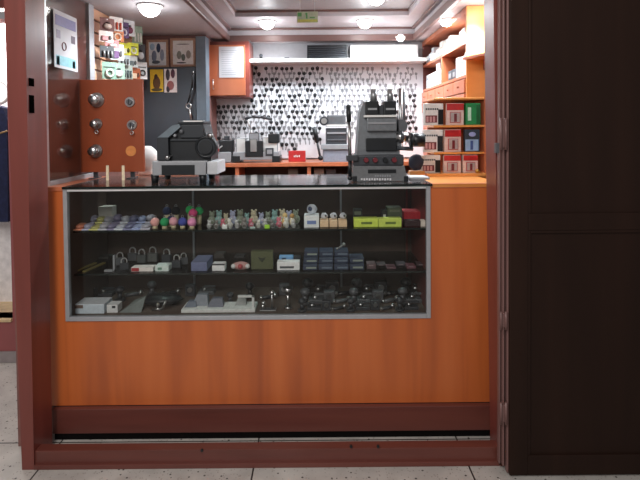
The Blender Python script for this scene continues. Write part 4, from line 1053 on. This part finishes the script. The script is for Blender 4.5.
# --- bottom
def g3(*a, **k): return g_box(*a, **k)
g3('stationery_box', 3, 74, 104, 304.5, 2.42, .10, (190, 200, 212), 'long pale blue white box in the left corner of the showcase floor', lid=(226, 230, 236), labelc=((130, 110, 100), (.0, .3, .6, .95)))
g3('notched_box', 3, 106.5, 117.5, 305, 2.43, .06, (214, 220, 226), 'small white box with dark notch beside the long one', labelc=((40, 44, 50), (.5, .8, .6, .9)))
b = MB(); z = SD(3); a = P(119, 315, 2.43); e = P(141, 315, 2.43)
b.prism([(a.x, 2.43, z), (e.x, 2.43, z), (e.x, 2.50, z + .055), (a.x + .05, 2.50, z + .035)], (0, .02, .0), cmat((120, 124, 122)))
g_one(b, 'grey_folder', 'grey sloping folder on the showcase floor', 'folder', 3)
def latch(u, sh, D, label, kind, s=1.0, m=M_MGREY):
    z = SD(sh); x = P(u, 300, D).x; b = MB()
    if kind == 0:
        b.cyl((x, D, z), (x, D, z + .01 * s), .022 * s, m, n=18); b.cyl((x, D, z + .01 * s), (x, D, z + .035 * s), .010 * s, m, n=12); b.ball((x, D, z + .05 * s), .020 * s, m, (1, 1, .8), 14)
    elif kind == 1:
        b.box(x - .035 * s, x + .035 * s, D, D + .05 * s, z, z + .016 * s, m, .003); b.cyl((x - .01, D + .02, z + .016 * s), (x - .01, D + .02, z + .03 * s), .012 * s, M_STEEL, n=12); b.box(x - .012 * s, x + .04 * s, D + .014, D + .026, z + .03 * s, z + .038 * s, m, .002)
    elif kind == 2:
        b.box(x - .022 * s, x + .022 * s, D, D + .03 * s, z, z + .05 * s, m, .004); b.cyl((x, D, z + .03 * s), (x, D - .008, z + .03 * s), .011 * s, M_STEEL, n=12)
    else:
        b.cyl((x - .03 * s, D, z + .008 * s), (x + .03 * s, D + .03, z + .008 * s), .008 * s, m, n=10); b.ball((x + .03 * s, D + .03, z + .012 * s), .012 * s, M_STEEL, n=8); b.ball((x - .03 * s, D, z + .009 * s), .009 * s, M_STEEL, n=8)
    tag(b.build(['boxed_knobset', 'rim_latch', 'cylinder_lock', 'door_bolt'][kind]), label, ['door knob', 'latch', 'lock', 'bolt'][kind], G3)
KM = [M_DKGREY, M_MGREY, cmat((30, 31, 34), .35), cmat((120, 122, 124), .35, .7)]
b = MB(); x0 = P(140, 315, 2.5).x; x1 = P(181, 315, 2.5).x; z = SD(3)
b.ball(((x0 + x1) / 2, 2.53, z + .0315), 1, M_BLACK, ((x1 - x0) / 2, .06, .028), 18, .08); g_one(b, 'black_bag', 'flat black bag on the showcase floor', 'bag', 3)
b = MB(); p = P(160, 305, 2.455); b.cyl((p.x - .04, 2.452, z + .006), (p.x + .012, 2.452, z + .010), .006, M_STEEL); b.cyl((p.x + .012, 2.452, z + .010), (p.x + .03, 2.456, z + .05), .006, M_STEEL); b.ball((p.x - .01, 2.452, z + .03), .010, M_STEEL); b.cyl((p.x - .01, 2.452, z + .008), (p.x - .01, 2.452, z + .03), .004, M_STEEL)
g_one(b, 'lever_handle', 'bent steel lever handle leaning before the black bag', 'handle', 3)
g3('white_tray', 3, 181, 255, 309.5, 2.42, .11, (206, 206, 204), 'long low white tray of fittings on the showcase floor', cat='tray')
ztr = P(218, 309.5, 2.42).z + .0008
def ontray(u0, u1, vt, D, c_, label, name):
    x0 = P(u0, 300, D).x; x1 = P(u1, 300, D).x; b = MB(); zt_ = P(u0, vt, D).z
    b.prism([(x0, D, ztr), (x1, D, ztr), (x1 - (x1 - x0) * .1, D + .02, zt_), (x0 + (x1 - x0) * .25, D + .02, zt_)], (0, .03, 0), cmat(c_)); g_one(b, name, label, 'fitting', 3)
ontray(184, 196, 303, 2.45, (112, 120, 134), 'grey wedge fitting at the left end of white tray', 'wedge_fitting')
ontray(192, 208, 296, 2.47, (130, 136, 146), 'taller grey wedge fitting, second on the white tray', 'wedge_fitting')
ontray(207, 223, 300, 2.45, (104, 108, 122), 'slate wedge fitting in the middle of white tray', 'wedge_fitting')
ontray(235, 246, 298, 2.47, (150, 152, 150), 'pale grey wedge fitting beside the white bracket', 'wedge_fitting')
b = MB(); p = P(253, 300, 2.44); q = P(253, 295.5, 2.44); b.box(p.x - .006, p.x + .006, 2.44, 2.45, ztr, q.z, M_WHITE, .001); b.box(p.x - .075, p.x + .006, 2.44, 2.45, q.z - .010, q.z, M_WHITE, .001)
g_one(b, 'white_bracket', 'thin white L shaped bracket on the white tray', 'bracket', 3)
latch(230, 3, 2.55, 'dark door knob behind the white tray', 0, .9, KM[0])
def tap(u, label):
    z = SD(3); x = P(u, 305, 2.45).x; b = MB()
    b.cyl((x + .02, 2.45, z), (x + .02, 2.45, z + .085), .006, M_STEEL, n=10); b.ball((x + .02, 2.45, z + .088), .012, M_STEEL); b.cyl((x - .025, 2.45, z), (x - .025, 2.45, z + .03), .007, M_STEEL); b.ball((x - .022, 2.45, z + .035), .011, M_STEEL)
    b.box(x - .04, x + .04, 2.43, 2.47, z, z + .006, M_MGREY, .002); tag(b.build('coat_hook'), label, 'hook', G3)
tap(268, 'steel double coat hook standing on the showcase floor')
b = MB(); p = P(288, 300, 2.47); z = SD(3)
b.cyl((p.x, 2.47, z), (p.x, 2.47, z + .012), .022, M_STEEL, .016); b.cyl((p.x, 2.47, z + .012), (p.x, 2.47, z + .075), .008, M_STEEL); b.cyl((p.x, 2.47, z + .075), (p.x, 2.47, z + .105), .016, M_STEEL, .026, 18)
g_one(b, 'steel_door_stop', 'tall steel door stop on the showcase floor', 'door stop', 3)
rr = random.Random(9)
names = ['door knob', 'rim latch', 'cylinder lock', 'door bolt']; adj = ['black', 'grey', 'dark', 'steel']
for i in range(30):
    row = i % 3; j = i // 3; u = 302 + j * 12.2 + row * 3; D = [2.43, 2.53, 2.64][row]; kd = (i * 7 + row) % 4; mm = (i * 5 + j) % 4
    if u > 424: u = 422
    latch(u, 3, D, '%s %s on the showcase floor, %s row, %s from the white tray' % (adj[mm], names[kd], ['front', 'middle', 'back'][row], ords[j]), kd, 1.0 + .25 * row, KM[mm])
for i, (u, D) in enumerate(((120, 2.60), (132, 2.66), (90, 2.62), (104, 2.66), (152, 2.68), (170, 2.68), (190, 2.66), (206, 2.68), (250, 2.64), (268, 2.60), (284, 2.66))):
    latch(u, 3, D, '%s %s standing at the back of the showcase floor, %s from the left corner' % (adj[i % 3], names[(i * 3) % 4], ords[i]), (i * 3) % 4, 1.2, KM[i % 3])
for i, (u, c_) in enumerate(((84, (60, 56, 50)), (98, (48, 46, 44)), (214, (70, 64, 60)), (234, (56, 52, 52)), (256, (60, 60, 58)))):
    g_box('dark_lock_carton', 2, u, u + 10, 254 + i % 2 * 3, 2.68, .07, c_, 'dark carton at the back of the middle shelf, %s from the left' % ords[i])

# ------------------------------------------------------------ lamps
def lamp(name, x, y, z, label, power, r=.055, blend=.6, size=165):
    o = thing(name, label, 'lamp', (x, y, z), 'ceiling lamps')
    b = MB(); b.ring((x, y, z - .004), r * 1.15, .006, M_WHITE, 'Z', 24); b.build('trim_ring', o)
    b = MB(); b.ball((x, y, z - .012), r, M_BULB, (1, 1, .9), 18); b.build('bulb', o)
    ld = bpy.data.lights.new('lamp_light', 'POINT'); ld.energy = power; ld.shadow_soft_size = .04; ld.color = (.88, .95, 1.0)
    ld.energy = power * .07
    lo = bpy.data.objects.new('lamp_light', ld); COL.objects.link(lo); lo.location = (x, y, z - .125)
    ld = bpy.data.lights.new('lamp_beam', 'SPOT'); ld.energy = power; ld.spot_size = R(size); ld.spot_blend = blend; ld.shadow_soft_size = .04; ld.color = (.88, .95, 1.0)
    lo = bpy.data.objects.new('lamp_beam', ld); COL.objects.link(lo); lo.location = (x, y, z - .105)
    return o
LP = 27
p = P(267, 19, 3.80); lamp('ceiling_lamp', p.x, 3.80, 2.26, 'glowing round lamp in the ceiling tray, left of the green sign', LP)
p = P(365, 19, 3.80); lamp('ceiling_lamp', p.x, 3.80, 2.26, 'glowing round lamp in the ceiling tray, right of the green sign', LP)
lamp('ceiling_lamp', .39, 3.25, 2.30, 'glowing round lamp at the top edge of the view, inside the tray', LP)
lamp('ceiling_lamp', -.95, 2.88, ZC, 'brightest round lamp on the left soffit above the slatwall', LP * .75, .06)
lamp('ceiling_lamp', .86, 3.32, ZC, 'round lamp on the right soffit beside the shelving cabinet', LP * .7, .04)
lamp('ceiling_lamp', .97, 2.74, ZC, 'round lamp above the front end panel of the orange cabinet', LP * 1.7, .05)
lamp('ceiling_lamp', .66, 3.93, ZC, 'small round lamp near the back wall over the white box', LP * .35, .03)

# emergency sign
x0, x1, z0, z1 = rect(297, 11.5, 318, 22.5, 3.3)
es = thing('exit_sign', 'small green and white illuminated sign hanging under the ceiling tray', 'sign', ((x0 + x1) / 2, 3.3, z0))
MB().box(x0, x1, 3.3, 3.312, z0, z1, cmat((196, 208, 180)), .001).build('plate', es)
W_, H = x1 - x0, z1 - z0
b = MB(); g = cmat((110, 180, 110)); y_ = cmat((222, 222, 120))
b.box(x0 + .03 * W_, x0 + .22 * W_, 3.298, 3.3005, z0 + .55 * H, z0 + .9 * H, g); b.box(x0 + .03 * W_, x0 + .97 * W_, 3.298, 3.3005, z0 + .06 * H, z0 + .28 * H, y_)
b.ball((x0 + .45 * W_, 3.299, z0 + .78 * H), .008, g, (1, .2, 1), 8); b.box(x0 + .42 * W_, x0 + .5 * W_, 3.298, 3.3005, z0 + .36 * H, z0 + .66 * H, g); b.box(x0 + .6 * W_, x0 + .85 * W_, 3.298, 3.3005, z0 + .4 * H, z0 + .5 * H, g)
b.build('pictogram', es)
for x in (x0 + .15 * W_, x1 - .15 * W_): MB().tube([(x, 3.306, z1), (x, 3.306, 2.30)], .0015, M_STEEL, 5).build('hanging_wire', es)

# ------------------------------------------------------------ neighbour shop at the left edge
NW = 3.1
xr_ = P(24, 300, NW).x
u_in = P(11.5, 270, NW).x
zb_ = P(5, 318, NW).z; zt_ = P(5, 8, NW).z
n = MB(); n.box(u_in, XL - .1, NW, NW + .1, 0, 2.9, M_PINK); n.box(-3.6, u_in, NW, NW + .1, 0, zb_, M_PINK); n.box(-3.6, u_in, NW, NW + .1, zt_, 2.9, W_RED)
struct(n.build('wall_passage_left'))
struct(MB().box(-3.6, u_in, NW + .3, NW + .34, zb_, zt_, mat('display_backlight', (240, 236, 236), .6)).build('wall_passage_display'))
struct(MB().box(-3.6, u_in, NW - .02, NW + .34, zb_ - .02, zb_, mat('sill_cream', (206, 180, 140), .5), .003).build('trim_4'))
struct(MB().box(-3.6, XL - .1, NW - .012, NW, 0, .07, mat('skirting_grey', (150, 140, 140), .5), .003).build('baseboard_left'))
jk = thing('hanging_jacket', 'dark blue jacket on a white hanger in the window at the left edge', 'jacket', (P(0, 220, NW + .1).x, NW + .12, P(0, 222, NW + .1).z))
D = NW + .1
b = MB(); b.pprism([(-40, 222), (-44, 120), (-30, 108), (-12, 104), (3, 108), (7, 120), (7.5, 170), (8, 222)], D, D + .10, M_NAVY)
b.build('torso', jk)
b = MB(); b.tube([P(-2, 134, D - .01), P(7, 131, D - .01)],   .006, cmat((150, 120, 80)), 6); plabel(b.build('zip', jk), 'tan zip pull')
b = MB(); b.ring(P(-2, 92, D + .02), .072, .012, M_WHITE, 'Y', 20); b.tube([P(0, 103, D + .02), P(-2, 110, D + .02)], .008, M_WHITE); b.build('hanger', jk)
b = MB(); b.tube([P(-2, 81, D + .02), (P(-2, 81, D + .02).x, D + .02, zt_ + .02)], .006, M_STEEL); b.build('hook_rod', jk)
ld = bpy.data.lights.new('display_lamp', 'AREA'); ld.energy = 22; ld.size = .5; ld.color = (1, .97, .97)
lo = bpy.data.objects.new('display_lamp', ld); COL.objects.link(lo); lo.location = (-2.1, NW + .18, zt_ - .03)

# ------------------------------------------------------------ passage light
for (x, y, e) in ((-.9, .4, 30), (-.9, -1.6, 48)):
    ld = bpy.data.lights.new('passage_lamp', 'AREA'); ld.shape = 'RECTANGLE'; ld.size = 1.2; ld.size_y = .6; ld.energy = e; ld.color = (1, .96, .93)
    lo = bpy.data.objects.new('passage_lamp', ld); COL.objects.link(lo); lo.location = (x, y, 2.85)
    d = Vector((-.1 - x, 2.4 - y, .6 - 2.85)); lo.rotation_euler = d.to_track_quat('-Z', 'Y').to_euler()
w = bpy.data.worlds.new('passage_ambient'); w.use_nodes = True; SC.world = w
w.node_tree.nodes['Background'].inputs['Color'].default_value = (.62, .58, .58, 1); w.node_tree.nodes['Background'].inputs['Strength'].default_value = .33

for o in SC.objects:
    if 'label' in o and not 4 <= len(o['label'].replace('-', ' ').split()) <= 16 and 'category' in o: print('LBL', len(o['label'].split()), o['label'])
ls = {}
for o in SC.objects:
    if 'category' in o: ls.setdefault(o['label'], []).append(o.name)
for k_, v_ in ls.items():
    if len(v_) > 1: print('DUP', k_, v_)
SC.view_settings.view_transform = 'Standard'; SC.view_settings.look = 'None'
SC.view_settings.exposure = 0.0; SC.view_settings.gamma = 1.0; SC.view_settings.use_curve_mapping = False
